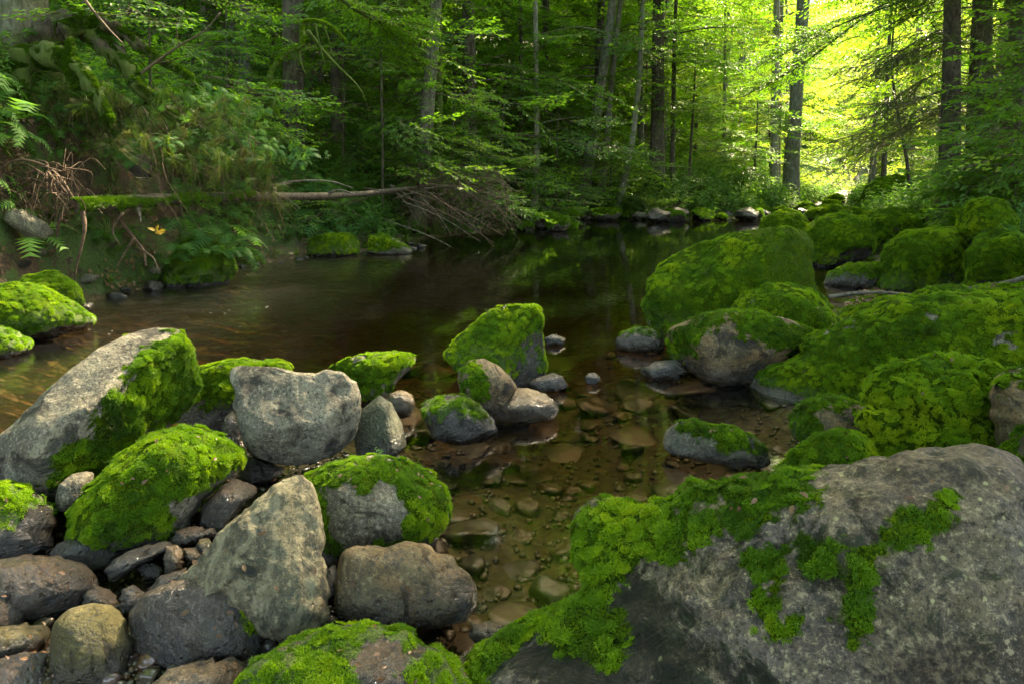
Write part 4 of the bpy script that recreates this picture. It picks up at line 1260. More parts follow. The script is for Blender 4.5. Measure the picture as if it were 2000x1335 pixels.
# --- left bank
rock('boulder', 'mossy rock mound cut by the left edge, bright green, by the stream', PL('-80 575 -20 560 30 552 80 558 130 582 170 608 187 632 160 645 90 655 30 662 -80 690'),
     668, D=.8, mat='dark', moss='all', tint=.28, lvl=6, seed=90, patch=1.3, k=.4, facets=1)
rock('boulder', 'darker moss lobe at the left edge, in front of the bright mossy mound', PL('-80 640 -20 632 30 645 60 662 62 680 20 692 -80 700'), 702, D=.8, mat='dark', moss='all', tint=.40, lvl=5, seed=91, patch=1.2)
rock('boulder', 'moss hummock above the bright mossy mound, at the foot of the bank', PL('20 560 60 535 110 530 150 555 165 585 150 610 90 610'), 625, D=.8, mat='dark', moss='all', tint=.55, lvl=5, seed=92, patch=1.4, k=.8)
rock('boulder', 'dark moss-hung bluff under the ferns at the water, left bank', PL('320 555 322 520 345 480 380 462 420 468 450 495 465 525 440 548 380 556'), 558, D=.7, mat='dark', moss='all', tint=.12, top=-.4, lvl=5, seed=93, patch=1.6, k=.6)
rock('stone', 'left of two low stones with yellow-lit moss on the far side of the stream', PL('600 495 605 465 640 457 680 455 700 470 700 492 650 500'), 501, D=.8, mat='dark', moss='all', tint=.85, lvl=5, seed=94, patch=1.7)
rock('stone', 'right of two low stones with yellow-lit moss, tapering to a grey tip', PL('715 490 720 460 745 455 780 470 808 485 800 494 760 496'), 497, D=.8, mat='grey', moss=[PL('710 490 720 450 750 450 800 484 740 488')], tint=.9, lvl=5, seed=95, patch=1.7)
rock('stone', 'grey angular rock lodged in the bank below the uprooted roots', PL('5 430 15 405 50 412 90 435 108 455 90 470 50 462'), 640, z0=0, D=.6, mat='grey', lvl=4, seed=96, ext=0, k=1.5, back=.6)
rock('stone', 'pale grey rock face showing through the hanging roots', PL('250 330 262 305 285 300 300 318 298 345 270 352'), 600, z0=0, D=.6, mat='dark', lvl=4, seed=97, ext=0, back=.9)
rock('stone', 'rounded bare grey-brown stone on the far shore under the slim trunks', PL('1143 405 1150 388 1168 380 1186 388 1192 405 1170 416 1148 414'), 418, D=.9, mat='brown', lvl=4, seed=98)

# --- far right group
rock('boulder', 'large peaked boulder with brownish moss, beyond the broad slab on the right',
     PL('1718 565 1722 520 1728 480 1760 458 1805 447 1850 445 1872 462 1878 500 1884 535 1870 560 1820 572'), 575, D=.8, mat='dark', moss='all', tint=.55, lvl=6, seed=100, patch=1.7, n=3, facets=2, cuts=((.5, -.45, .7, .6),))
rock('boulder', 'low flat mossy stone with a grey waterline, left of the large peaked boulder', PL('1605 552 1620 530 1660 515 1725 512 1735 540 1720 562 1650 562'), 560, D=.8, mat='purple', moss=[PL('1600 540 1660 505 1740 505 1740 540 1650 540')], tint=.5, lvl=5, seed=101, patch=1.7)
rock('boulder', 'mossy boulder directly behind the square end of the tilted slab', PL('1570 505 1575 450 1600 425 1650 416 1690 425 1710 460 1705 490 1660 515 1600 518'), 522, D=.8, mat='dark', moss='all', tint=.45, lvl=5, seed=102, patch=1.8, facets=3)
rock('boulder', 'broad low mossy boulder between the large peaked boulder and the far stream', PL('1655 470 1665 430 1700 412 1760 408 1800 420 1815 450 1760 475 1700 490'), 500, D=.8, mat='dark', moss='all', tint=.45, lvl=5, seed=103, patch=1.8)
rock('boulder', 'mossy rock with a rounded top seen over the left end of the tilted slab', PL('1480 455 1490 425 1520 413 1560 418 1590 440 1590 470 1500 475'), 480, D=.8, mat='dark', moss='all', tint=.55, lvl=5, seed=104, patch=1.9)
rock('boulder', 'tall rounded boulder with brownish-green moss near the right edge', PL('1868 450 1872 415 1895 395 1930 388 1965 398 1985 430 1992 470 1960 500 1900 500'), 560, z0=.1, D=.8, mat='dark', moss='all', tint=.6, lvl=5, seed=105, patch=1.7)
rock('boulder', 'dark green mossy boulder cut by the right edge, below the tall rounded one', PL('1885 540 1890 490 1915 460 1960 448 2010 470 2080 520 2080 570 1950 575 1890 565'), 590, z0=.1, D=.8, mat='dark', moss='all', tint=.3, lvl=5, seed=106, patch=1.6)
rock('boulder', 'big dark moss-covered boulder where the far stream meets the glowing trees', PL('1672 395 1690 365 1715 348 1750 341 1785 348 1795 375 1790 405 1740 415 1680 410'), 425, z0=.0, D=.8, mat='dark', moss='all', tint=.25, lvl=5, seed=107, patch=2.0)
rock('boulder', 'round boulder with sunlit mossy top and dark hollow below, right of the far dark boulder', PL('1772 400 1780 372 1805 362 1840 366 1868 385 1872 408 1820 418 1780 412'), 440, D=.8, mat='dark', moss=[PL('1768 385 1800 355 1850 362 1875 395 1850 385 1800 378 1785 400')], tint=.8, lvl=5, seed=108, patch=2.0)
rock('boulder', 'pale yellow-green mossy boulder behind the tall rounded one', PL('1858 400 1870 372 1900 358 1950 360 1965 385 1950 405 1880 412'), 470, z0=.15, D=.8, mat='dark', moss='all', tint=.85, lvl=4, seed=109, patch=2.0)
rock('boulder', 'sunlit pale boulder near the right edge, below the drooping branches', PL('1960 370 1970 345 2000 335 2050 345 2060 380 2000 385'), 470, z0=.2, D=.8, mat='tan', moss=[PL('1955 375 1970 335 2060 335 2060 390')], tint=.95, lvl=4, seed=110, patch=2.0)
rock('boulder', 'long low dark mossy boulder on the far shore at the stream bend', PL('1440 400 1465 382 1500 374 1530 380 1536 400 1500 408 1450 408'), 412, D=.8, mat='dark', moss='all', tint=.2, lvl=5, seed=111, patch=2.0)
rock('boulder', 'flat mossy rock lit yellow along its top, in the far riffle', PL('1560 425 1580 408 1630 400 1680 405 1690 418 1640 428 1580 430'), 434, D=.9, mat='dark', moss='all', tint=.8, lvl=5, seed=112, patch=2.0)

# --- riffle stones at the head of the pool and shore stones, all built singly
def small_stone(x, y, z, r, mat, mossy, seed, label, group, flat=.55, cat='stone', rot=None, mshare=None, name='stone', tint=.5):
    rr = np.random.default_rng(seed)
    if mshare is None:
        S, T = ico(3)
        L = S * np.array([r * rr.uniform(.8, 1.25), r * rr.uniform(.65, 1.0), r * flat * rr.uniform(.8, 1.2)])
        for i in range(8):
            nn = rr.normal(size=3); nn /= np.linalg.norm(nn)
            h = L @ nn
            L -= nn * (np.maximum(h - h.max() * rr.uniform(.6, .9), 0) * .9)[:, None]
        N, _ = vnormals(L, T)
        L = L + N * (fbm(L / r, 1.6, 3, seed) * .16 * r)[:, None]
        L[:, 2] -= L[:, 2].min()
        me = new_mesh(name, L, T, True, [mat])
        N, _ = vnormals(L, T)
        ms = sstep(-.3, .3, N[:, 2] + .3 * fbm(L, 3 / r, 2, seed)) * (1 if mossy else 0)
        attr_f(me, 'moss', ms)
    else:
        me = mshare
    o = link(name, me, None, (x, y, z))
    o.rotation_euler = (0, 0, rr.uniform(0, 6.28) if rot is None else rot)
    tag(o, label, cat, group)
    if mossy and mshare is None:
        a, b, c = L[T[:, 0]], L[T[:, 1]], L[T[:, 2]]
        ar = np.linalg.norm(np.cross(b - a, c - a), axis=1) * sstep(.4, .7, ms[T].mean(1))
        cnt = int(np.clip(ar.sum() * 250, 12, 400))
        f = rr.choice(len(T), cnt, p=ar / ar.sum())
        mo = scatter('moss', MOSS_COARSE, (a[f] + b[f] + c[f]) / 3, align(N[T[f, 0]] + [0, 0, .3], rr.uniform(0, 6.28, cnt)), rr.uniform(1.2, 1.9, cnt), o, None,
                     tint + rr.normal(0, .15, cnt))
        mo['kind'] = 'stuff'
    return o

rr = np.random.default_rng(77)
placed = []
def free(x, y, r, store, gap=.85):
    for (a, b, c) in store:
        if (x - a) ** 2 + (y - b) ** 2 < ((r + c) * gap) ** 2:
            return False
    store.append((x, y, r)); return True

for i in range(340):                                            # far riffle, across the head of the pool
    px = rr.uniform(1015, 1640); 
    py = rr.uniform(398, 436) if px > 1120 else rr.uniform(418, 452)
    p = at_z(px, py)
    r = rr.uniform(.14, .42) * (1 + (p[1] - 18) * .02)
    if len(placed) < 125 and free(p[0], p[1], r, placed):
        mossy = rr.uniform() < .72
        small_stone(p[0], p[1], -.05 * (1 if r < .25 else 1.4), r, ROCK[['dark', 'brown', 'grey', 'purple'][rr.integers(4)]], mossy, 2000 + i,
                    'low moss-topped stone in the riffle at the far end of the pool' if mossy else 'low bare stone in the riffle at the far end of the pool',
                    'mossy stones in the far riffle' if mossy else 'bare stones in the far riffle', tint=rr.uniform(.2, .9))
nshore = 0
for i in range(260):                                            # cobbles along the foot of the left bank
    k = rr.integers(3, 9)
    a, b = SHORE[k, :2], SHORE[k + 1, :2]
    t = rr.uniform()
    p = a * (1 - t) + b * t + rr.normal(0, .14, 2)
    r = rr.uniform(.035, .12)
    if nshore < 45 and free(p[0], p[1], r, placed):
        nshore += 1
        small_stone(p[0], p[1], float(hgt(*p)[0]) - .01 if hgt(*p)[0] > -.04 else -.05, r, ROCK[['dark', 'brown', 'grey'][rr.integers(3)]], False, 3000 + i,
                    'small wet cobble along the foot of the left bank', 'cobbles along the foot of the left bank')
# submerged flat stones of the pool
bedst = []
bed_meshes = []
nb = 0
for i in range(1500):
    px = rr.uniform(760, 1560); py = rr.uniform(640, 1330)
    p = at_z(px, py, -.12)
    if p[1] > 6.5 or shore_d([p[:2]])[0] > -.03:
        continue
    r = (.045 + .12 * rr.uniform() ** 1.6) * (1.0 if p[1] < 3.6 else 1.5)
    if nb < 170 and free(p[0], p[1], r, bedst, .72):
        nb += 1
        ms = None
        if len(bed_meshes) >= 14:
            ms = bed_meshes[rr.integers(14)]
        z = float(hgt(p[0], p[1])[0]) - .015
        o = small_stone(p[0], p[1], z, r if ms is None else .08, STREAM_STONE, False, 4000 + i, 'flat brown stone lying under water on the pool bed', 'flat stones on the pool bed', flat=.30, mshare=ms)
        if ms is None:
            bed_meshes.append(o.data); o.data['r'] = r
        else:
            s = r / ms['r']
            o.scale = (s, s, min(s, 1.1))
        o.rotation_euler = (rr.normal(0, .12), rr.normal(0, .12), rr.uniform(0, 6.28))
def pebble_proto(seed):
    S, T = ico(2)
    r = np.random.default_rng(seed)
    L = S * np.array([1, r.uniform(.6, .9), r.uniform(.4, .7)])
    N, _ = vnormals(L, T)
    L = L + N * (fbm(L, 1.5, 2, seed) * .15)[:, None]
    m = MB(); m.add(L * .01, tris=T)
    return proto('pebble', m, [PEBBLE], True)
n_ = 9000
gp = at_z(rr.uniform(-40, 760, n_), rr.uniform(860, 1340, n_))
gp[:, 2] = hgt(gp[:, 0], gp[:, 1]) + .002
o = scatter('gravel', [pebble_proto(1), pebble_proto(2), pebble_proto(3)], gp, rr.normal(0, .4, (n_, 3)) + np.array([0, 0, 1]) * rr.uniform(0, 6.28, n_)[:, None], rr.uniform(.3, 1.0, n_) ** 1.5 * 1.7)
tag(o, 'wet gravel filling the gaps between the lower left rocks', None, None, 'stuff')
n_ = 2600
gp = at_z(rr.uniform(760, 1600, n_), rr.uniform(640, 1340, n_), -.1)
gp = gp[(shore_d(gp[:, :2]) < 0)]; n_ = len(gp)
gp[:, 2] = hgt(gp[:, 0], gp[:, 1]) + .003
def bed_pebble(seed):
    o = pebble_proto(seed); o.data.materials[0] = STREAM_STONE; return o
o = scatter('bed_gravel', [bed_pebble(4), bed_pebble(5)], gp, rr.normal(0, .3, (n_, 3)) + np.array([0, 0, 1]) * rr.uniform(0, 6.28, n_)[:, None], rr.uniform(.3, 1.0, n_) ** 1.5 * 2.2)
tag(o, 'brown gravel on the pool bed under the water', None, None, 'stuff')
# gravel and pebbles filling the gaps of the bar
peb = []
peb_m = []
npb = 0
for i in range(2500):
    px = rr.uniform(0, 700); py = rr.uniform(880, 1330)
    p = at_z(px, py, 0)
    r = rr.uniform(.009, .032)
    if npb < 200 and free(p[0], p[1], r, peb, .8):
        npb += 1
        ms = peb_m[rr.integers(12)] if len(peb_m) >= 12 else None
        z = float(hgt(p[0], p[1])[0]) - .004
        o = small_stone(p[0], p[1], z, r, PEBBLE, False, 6000 + i, 'wet pebble in the gravel between the lower left rocks', 'pebbles between the lower left rocks', flat=.7, cat='pebble', mshare=ms, name='pebble')
        if ms is None:
            peb_m.append(o.data); o.data['r'] = r
        else:
            s = r / ms['r']; o.scale = (s, s, s)
# ------------------------------------------------------------------ trees
def ground_hit(px, py, far=70.0):
    d = ray(px, py)
    ys = np.geomspace(1.5, far, 900)
    t = ys / d[1]
    P = CAMP + d * t[:, None]
    h = hgt(P[:, 0], P[:, 1])
    i = np.argmax(P[:, 2] < h)
    if not (P[i, 2] < h[i]):
        i = len(ys) - 1
    return P[i]

def trunk_mesh(x, y, r, H, leanx, leany, bark, seed, limbs=(), flare=1.6, curve=0.0, fork=None):
    rr = np.random.default_rng(seed)
    z0 = float(hgt(x, y)[0]) - .25
    n = 14
    t = np.linspace(0, 1, n)
    wob = rr.normal(0, 1, 4)
    X = leanx * H * t + curve * np.sin(t * pi * 2.2 + wob[0]) + .012 * H * wob[1] * np.sin(t * 5 + wob[2]) * t
    Y = leany * H * t + .012 * H * wob[3] * np.sin(t * 4 + wob[1]) * t
    path = np.stack([X, Y, H * t ** 1.25], 1)
    rad = r * (1 - .72 * t) * (1 + (flare - 1) * np.exp(-path[:, 2] / (2.2 * r + .12)))
    m = MB()
    m.tube(path, rad, 14 if r > .1 else 9, 0, .16, seed, rscale=2.5 / max(r, .05) * .3)
    def at(h):
        return np.array([np.interp(h, path[:, 2], path[:, k]) for k in range(3)])
    if fork:
        f0 = at(fork[0])
        tt = np.linspace(0, 1, 8)[:, None]
        pth = f0 + np.concatenate([tt * fork[1] * (1 - .3 * tt), tt * .3, tt * (H - fork[0])], 1)
        m.tube(pth, r * .62 * (1 - .6 * tt[:, 0]), 10, 0, .14, seed + 1, rscale=3)
    for L in limbs:
        m.tube(L[0], L[1], 5, 0, cap=False)
    return m, at, z0

NT = [0]
def tree(label, x, y, r, H, bark='grey', lean=(0, 0), lo=3.0, hi=None, R=2.5, nb=26, per=5, seed=1, group=None, tint=.4, far=False, kind='beech', az=None,
         curve=0.0, fork=None, cat='tree', flare=1.6, name=None, sc=1.0, flat=.12):
    rr = np.random.default_rng(seed)
    hi = hi or H * .97
    _, at, z0 = trunk_mesh(x, y, r, H, lean[0], lean[1], bark, seed, curve=curve, fork=fork, flare=flare)
    P, E, S, limbs = [], [], [], []
    for b in range(nb):
        u = (b + rr.uniform()) / nb
        h = lo + (hi - lo) * (u if kind != 'spruce' else u ** 2.2)
        a = rr.uniform(0, 2 * pi) if az is None else rr.normal(az[0], az[1])
        shape = (1 - .75 * u ** 1.5) if lo < 4 else sin(pi * min(.95, .25 + .75 * u)) + .15
        L = R * max(.25, shape) * rr.uniform(.65, 1.15)
        p0 = at(h)
        tt = np.linspace(0, 1, 5)
        rise = rr.uniform(.0, .35) if kind != 'spruce' else rr.uniform(-.25, -.05)
        pth = p0 + np.stack([cos(a) * L * tt, sin(a) * L * tt, L * (rise * tt - (.25 if kind != 'spruce' else .35) * tt ** 2)], 1)
        limbs.append((pth, np.linspace(max(.006, r * (.16 if kind != 'spruce' else .07) * (L / R)), .003, 5)))
        k = max(2, int(per * L / R + .5))
        for j in range(k):
            f = .22 + .78 * (j + rr.uniform(.2, .8)) / k
            q = np.array([np.interp(f, tt, pth[:, c]) for c in range(3)])
            yaw = a + (rr.choice([-1, 1]) * rr.uniform(.3, 1.1) if j < k - 1 else 0)
            P.append(q + [0, 0, z0]); E.append((rr.normal(0, .22), rr.normal(flat, .2), yaw)); S.append(rr.uniform(.7, 1.25) * sc)
    m, at, z0 = trunk_mesh(x, y, r, H, lean[0], lean[1], bark, seed, limbs, curve=curve, fork=fork, flare=flare)
    root = empty(name or ('beech_tree' if kind != 'spruce' else 'spruce_tree'), (x, y, z0))
    tag(root, label, cat, group)
    link('trunk', m.mesh('trunk', [BARK[bark]]), root)
    P = np.array(P) + [x, y, 0]
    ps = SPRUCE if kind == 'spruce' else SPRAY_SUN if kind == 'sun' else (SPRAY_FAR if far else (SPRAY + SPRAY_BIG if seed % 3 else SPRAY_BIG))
    c = scatter('crown', ps, P, np.array(E), np.array(S), root, (x, y, z0), np.clip(tint + rr.normal(0, .12, len(P)), 0, 1), rr)
    c['kind'] = 'stuff'
    NT[0] += 1
    return root

def px_tree(label, px, dist, wpx, topdx, H=16, **kw):
    """base seen in column px at the given distance; topdx: how far the trunk drifts sideways per metre of height"""
    for _ in range(40):                                  # step back until the foot stands on land
        x = (px - 1000) / F * (dist * _cp + (CAM_Z - 0.6) * _sp)
        if float(shore_d([[x, dist]])[0]) > .35:
            break
        dist += .25
    return tree(label, x, dist, wpx / 2 / F * dist, H, lean=(topdx, kw.pop('ly', 0)), **kw)

# trunks one can point to, left to right
px_tree('stout grey tree atop the left bank, mossy roots spilling over the edge, upper left corner', 62, 8.0, 80, -.01, H=17, bark='grey', lo=4.5, R=3.2, nb=30, seed=201, tint=.35, flare=1.9)
px_tree('dark stout tree on the slope, its base hidden behind the hooked dead branch', 572, 13.5, 46, .02, H=18, bark='brown', lo=5, R=3, nb=26, seed=202, tint=.3)
px_tree('thick grey tree leaning slightly right on the slope, left one of a close pair', 812, 13.0, 30, .07, H=18, bark='grey', lo=4.2, R=3, nb=28, seed=203, tint=.3)
px_tree('thinner greenish tree just right of the thick leaning grey one', 856, 13.8, 20, .005, H=16, bark='mossy', lo=4, R=2.4, nb=22, seed=204, tint=.35)
px_tree('slim straight pale-barked tree rising from the bank right of the brush pile', 1040, 15.8, 14, .03, H=15, bark='pale', lo=2.2, R=2.2, nb=26, seed=205, tint=.4)
px_tree('tall grey tree leaning right, leftmost of the three that lean over the far shore', 1128, 15.8, 25, .13, H=17, bark='grey', lo=4, R=2.6, nb=22, seed=206, tint=.45)
px_tree('slender tree leaning right, middle one of the three that lean over the far shore', 1168, 16.5, 15, .09, H=16, bark='grey', lo=4, R=2.3, nb=18, seed=207, tint=.5)
px_tree('crooked slender tree with pale lichen, rightmost of the three that lean over the far shore', 1200, 16.2, 13, .12, H=16, bark='pale', lo=4.5, R=2.2, nb=18, seed=208, curve=.10, tint=.5)
px_tree('dark thick straight tree right of the three leaning trees', 1282, 21.5, 30, .0, H=20, bark='brown', lo=4, R=3, nb=26, seed=209, tint=.35)
px_tree('very thin dark tree close to the right of the thick straight one', 1312, 21.8, 11, .01, H=14, bark='brown', lo=3, R=1.8, nb=20, seed=210, tint=.4)
px_tree('straight pale grey tree at the edge of the sunlit clearing', 1512, 27, 18, -.005, H=21, bark='pale', lo=6, R=3.0, nb=22, seed=211, tint=.6)
px_tree('forked grey-brown tree right of the straight pale one, before the glowing foliage', 1543, 25.5, 30, .03, H=20, bark='grey', lo=6, R=3.2, nb=24, seed=212, fork=(4.2, .6), tint=.6)
px_tree('dark spruce trunk with hanging twigs, left one of the dark group on the right', 1852, 13.0, 38, .0, H=19, bark='brown', lo=2.7, R=1.8, nb=64, per=6, seed=213, kind='spruce', tint=.55)
px_tree('dark spruce behind the first one of the dark group on the right', 1893, 14.3, 28, .0, H=18, bark='brown', lo=2.4, R=2.5, nb=60, per=8, seed=214, kind='spruce', tint=.6)
px_tree('pale-lit trunk, rightmost of the dark group on the right', 1915, 15.2, 14, .01, H=15, bark='pale', lo=3.2, R=2.2, nb=26, seed=215, tint=.6)
px_tree('thin curving sapling with a dark stem against the glow, above the dark boulder', 1766, 19.0, 8, -.05, H=7, bark='brown', lo=1.6, R=1.6, nb=22, per=4, seed=216, curve=.16, tint=.75, name='sapling', cat='sapling')
px_tree('short dark stem left of the curving sapling, in the glowing foliage', 1722, 23.0, 12, .02, H=9, bark='brown', lo=1.8, R=1.8, nb=26, per=4, seed=217, tint=.85, name='sapling', cat='sapling')

# low leafy beech saplings whose layers hang over the far bank
SAP = [('leafy beech sapling spreading flat layers over the slope behind the brush pile', 880, 14.6, 3.4, .45), ('leafy beech sapling with long low layers reaching right over the pale slim trunk', 980, 15.4, 3.2, .35),
       ('bright leafy sapling in the top centre, beside the leaning grey pair', 745, 13.2, 4.8, .75), ('beech sapling left of the three leaning trees', 1085, 18.2, 4.2, .45),
       ('small beech sapling with yellow leaves between the leaning trees', 1190, 18.8, 2.6, .9), ('green beech sapling on the slope right of the three leaning trees', 1345, 22.5, 5.0, .55),
       ('bushy sapling at the foot of the straight pale tree', 1470, 24.5, 3.6, .5), ('pale green sapling high on the slope behind the hooked dead branch', 450, 12.4, 2.6, .65),
       ('dark leafy sapling on the top of the left bank', 300, 9.2, 3.2, .4), ('sapling between the stout dark tree and the leaning grey pair', 670, 14.8, 4.0, .35),
       ('tall layered sapling behind the slim pale tree', 1010, 20.0, 5.5, .45), ('bright leafy sapling in front of the dark spruces at the right edge', 1975, 10.6, 2.3, .75), ('tall leafy sapling cut by the right edge', 2040, 9.2, 3.2, .6), ('tall sapling behind the thick straight dark tree', 1255, 26.0, 6.0, .6)]
for i, (lb, px, d, H, tn) in enumerate(SAP):
    px_tree(lb, px, d, 7, .02, H=H, bark='brown', lo=.5, hi=H, R=(.8 if px > 1900 else 1.55) if H < 4 else 2.0, nb=24, per=5, seed=300 + i, tint=tn, name='sapling', cat='sapling', flat=.10, ly=-.02, sc=.95)

# the wood beyond: nothing tells these trees apart
rr = np.random.default_rng(5)
_tp = []
def forest(n, az0, az1, d0, d1, label, group, tint, lo, R, nb, per, H, bark, seed0, far=True, gap=2.0, kind='beech', sc=1.25, avoid=None):
    k = 0; tries = 0
    while k < n and tries < n * 40:
        tries += 1
        a = radians(rr.uniform(az0, az1)); d = rr.uniform(d0 ** .8, d1 ** .8) ** 1.25
        x, y = sin(a) * d, cos(a) * d
        if float(shore_d([[x, y]])[0]) < .9 or (avoid and avoid(x, y)):
            continue
        if any((x - u) ** 2 + (y - v) ** 2 < gap ** 2 for u, v in _tp):
            continue
        _tp.append((x, y))
        h = rr.uniform(*H)
        tree(label, x, y, rr.uniform(.08, .2), h, bark=bark[rr.integers(len(bark))], lean=(rr.normal(0, .02), rr.normal(0, .02)), lo=rr.uniform(*lo), R=rr.uniform(*R), nb=nb, per=per,
             seed=seed0 + k, group=group, tint=rr.uniform(*tint), far=far, kind=kind, sc=sc)
        k += 1
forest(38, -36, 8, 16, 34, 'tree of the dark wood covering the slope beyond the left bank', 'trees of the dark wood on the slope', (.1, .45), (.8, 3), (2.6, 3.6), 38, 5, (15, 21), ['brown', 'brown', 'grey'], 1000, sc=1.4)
forest(20, 2, 15, 24, 46, 'tree of the green wood behind the far shore', 'trees behind the far shore', (.3, .8), (.6, 2), (2.8, 3.8), 44, 5, (15, 21), ['brown', 'grey'], 1100, sc=1.5)
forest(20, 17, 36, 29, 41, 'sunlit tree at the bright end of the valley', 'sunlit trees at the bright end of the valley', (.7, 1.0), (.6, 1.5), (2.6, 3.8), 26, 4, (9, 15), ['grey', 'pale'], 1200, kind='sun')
forest(12, 33, 46, 12, 34, 'tree of the wood on the right bank', 'trees of the wood on the right bank', (.4, .9), (2.8, 5), (2.4, 3.2), 34, 5, (14, 19), ['brown', 'grey'], 1300, sc=1.2)
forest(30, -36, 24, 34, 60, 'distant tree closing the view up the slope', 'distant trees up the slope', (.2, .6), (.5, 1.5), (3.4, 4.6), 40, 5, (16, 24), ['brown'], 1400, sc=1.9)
# trees added beside and behind the viewer to shade the foreground
for i, (x, y, H, R) in enumerate([(8.9, 11.8, 17, 5.0), (10.6, 14.6, 18, 5.0), (13.0, 18.0, 18, 4.8), (4.2, -4.5, 15, 4.5), (-3.6, -4.5, 15, 4.5), (-5.6, 1.2, 15, 4.4), (-6.2, 5.4, 16, 4.2), (5.2, .6, 15, 4.4), (8.0, 4.8, 15, 4.2), (6.2, 3.2, 14, 4.2), (7.5, 7.2, 15, 4.4), (4.6, -1.5, 14, 4.5), (9.8, 5.0, 16, 4.4), (10.5, 10.5, 16, 4.0), (-6.8, 3.6, 15, 4.2), (-7.2, -1.0, 15, 4.2), (0.5, -5.0, 15, 4.5), (-8.5, 7.5, 16, 4.0)]):
    tree('tall broadleaf tree added to shade the stream beside the viewer', x, y, .2, H, bark='grey', lo=4.8 if i > 2 else 7.5, R=R, nb=34 if i > 2 else 30, per=7, seed=1500 + i, group='trees added to shade the stream', tint=.5, sc=1.3, far=True)
# the mass of foliage that closes the view between and behind the far trunks
def far_foliage(label, az0, az1, d0, d1, n, z1, tint, sc):
    a = np.radians(rr.uniform(az0, az1, n)); d = rr.uniform(d0, d1, n)
    x, y = np.sin(a) * d, np.cos(a) * d
    z = hgt(x, y) + rr.uniform(.3, z1, n)
    k = fbm(np.stack([x, y, z], 1), .22, 3, 4.4) > (-.12 if tint < .8 else .04)
    P = np.stack([x, y, z], 1)[k]
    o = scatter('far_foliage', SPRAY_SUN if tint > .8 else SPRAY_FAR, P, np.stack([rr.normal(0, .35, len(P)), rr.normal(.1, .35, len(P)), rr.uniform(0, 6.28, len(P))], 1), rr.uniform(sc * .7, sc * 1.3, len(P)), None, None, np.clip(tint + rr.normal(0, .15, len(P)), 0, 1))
    tag(o, label, None, None, 'stuff')
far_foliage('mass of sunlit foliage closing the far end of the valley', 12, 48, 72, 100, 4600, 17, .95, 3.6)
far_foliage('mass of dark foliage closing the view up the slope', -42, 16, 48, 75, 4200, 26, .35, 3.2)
def bough(label, pts, dists, seed, tint=.3, n=46):
    pp = PL(pts); dd = np.linspace(dists[0], dists[1], len(pp)); r = np.random.default_rng(seed)
    w = bez(np.array([at_y(p[0], p[1], d) for p, d in zip(pp, dd)]), 8)
    root = empty('beech_bough', w[0]); tag(root, label, 'bough')
    m = MB(); m.tube(w, np.linspace(.04, .008, len(w)), 7, 0, .2, seed)
    P, E = [], []
    for k in range(n):
        f = r.uniform(.1, 1) * (len(w) - 1); i = min(int(f), len(w) - 2)
        q = w[i] + (w[i + 1] - w[i]) * (f - i)
        d = w[i + 1] - w[i]; a = math.atan2(d[1], d[0]) + r.choice([-1, 1]) * r.uniform(.2, 1.2)
        P.append(q + [0, 0, r.normal(0, .04)]); E.append((r.normal(0, .2), r.uniform(.0, .35), a))
    link('branch', m.mesh('branch', [BARK['brown']], origin=w[0]), root)
    c = scatter('crown', SPRAY, np.array(P), np.array(E), r.uniform(.7, 1.3, n), root, w[0], np.clip(tint + r.normal(0, .1, n), 0, 1)); c['kind'] = 'stuff'
bough('dark leafy bough hanging in from above before the glowing foliage, upper one', '1960 -60 1800 -10 1650 45 1520 110', (13.5, 15), 91)
bough('dark leafy bough hanging in from above before the glowing foliage, lower one', '1800 -40 1680 40 1560 130 1450 190', (15, 17), 92)
bough('leafy bough reaching in from the left over the brush pile', '600 -60 680 10 740 40 800 30', (11.5, 12.5), 93, .75, 26)
print('trees', NT[0], 'instances', N_INST[0])
# ------------------------------------------------------------------ undergrowth
rr = np.random.default_rng(15)
def spread(n, az0, az1, d0, d1, cond=None):
    a = np.radians(rr.uniform(az0, az1, n)); d = d0 * (d1 / d0) ** rr.uniform(0, 1, n)
    x, y = np.sin(a) * d, np.cos(a) * d
    sd = shore_d(np.stack([x, y], 1))
    m = sd > .05
    if cond is not None:
        m &= cond(x, y, sd)
    x, y = x[m], y[m]
    return np.stack([x, y, hgt(x, y)], 1), sd[m]
def cover(name, label, protos, P, sc, tint, upw=.6, jit=.25):
    N = hnormal(P[:, 0], P[:, 1]) * (1 - upw) + np.array([0, 0, upw])
    N = N + rr.normal(0, jit, N.shape)
    o = scatter(name, protos, P, align(N, rr.uniform(0, 6.28, len(P))), sc, None, None, tint, rr)
    tag(o, label, None, None, 'stuff')
    return o
def clump(P, sc, seed):
    return fbm(np.stack([P[:, 0], P[:, 1], np.zeros(len(P))], 1), sc, 3, seed)
left = lambda x, y, sd: (x < 2 + (y - 12) * .4)
# herbs on the left bank and the slope
P, sd = spread(21000, -46, 22, 4.2, 34, lambda x, y, s: (s > np.where((y < 10.5) & (x < 0), .85, .35) + .2 * np.sin(x * 3 + y)) & (y > 5.6) & (clump(np.stack([x, y], 1), .7, 3) > -.35))
cover('undergrowth', 'green herbs and seedlings covering the left bank and the slope above it', HERBS, P, rr.uniform(.55, 1.15, len(P)) * (1 + .025 * P[:, 1]), .45 + .5 * clump(P, .5, 9))
P, sd = spread(4200, -46, 22, 5, 26, lambda x, y, s: (s > .3) & (y > 6.4) & (clump(np.stack([x, y], 1), .6, 5) > .0))
cover('fern_cover', 'ferns growing in drifts over the left bank', FERN_P, P, rr.uniform(.6, 1.3, len(P)), .4 + .4 * clump(P, .5, 19))
P, sd = spread(5200, -46, 22, 4.5, 22, lambda x, y, s: (s > .08) & (clump(np.stack([x, y], 1), 1.1, 7) > .0))
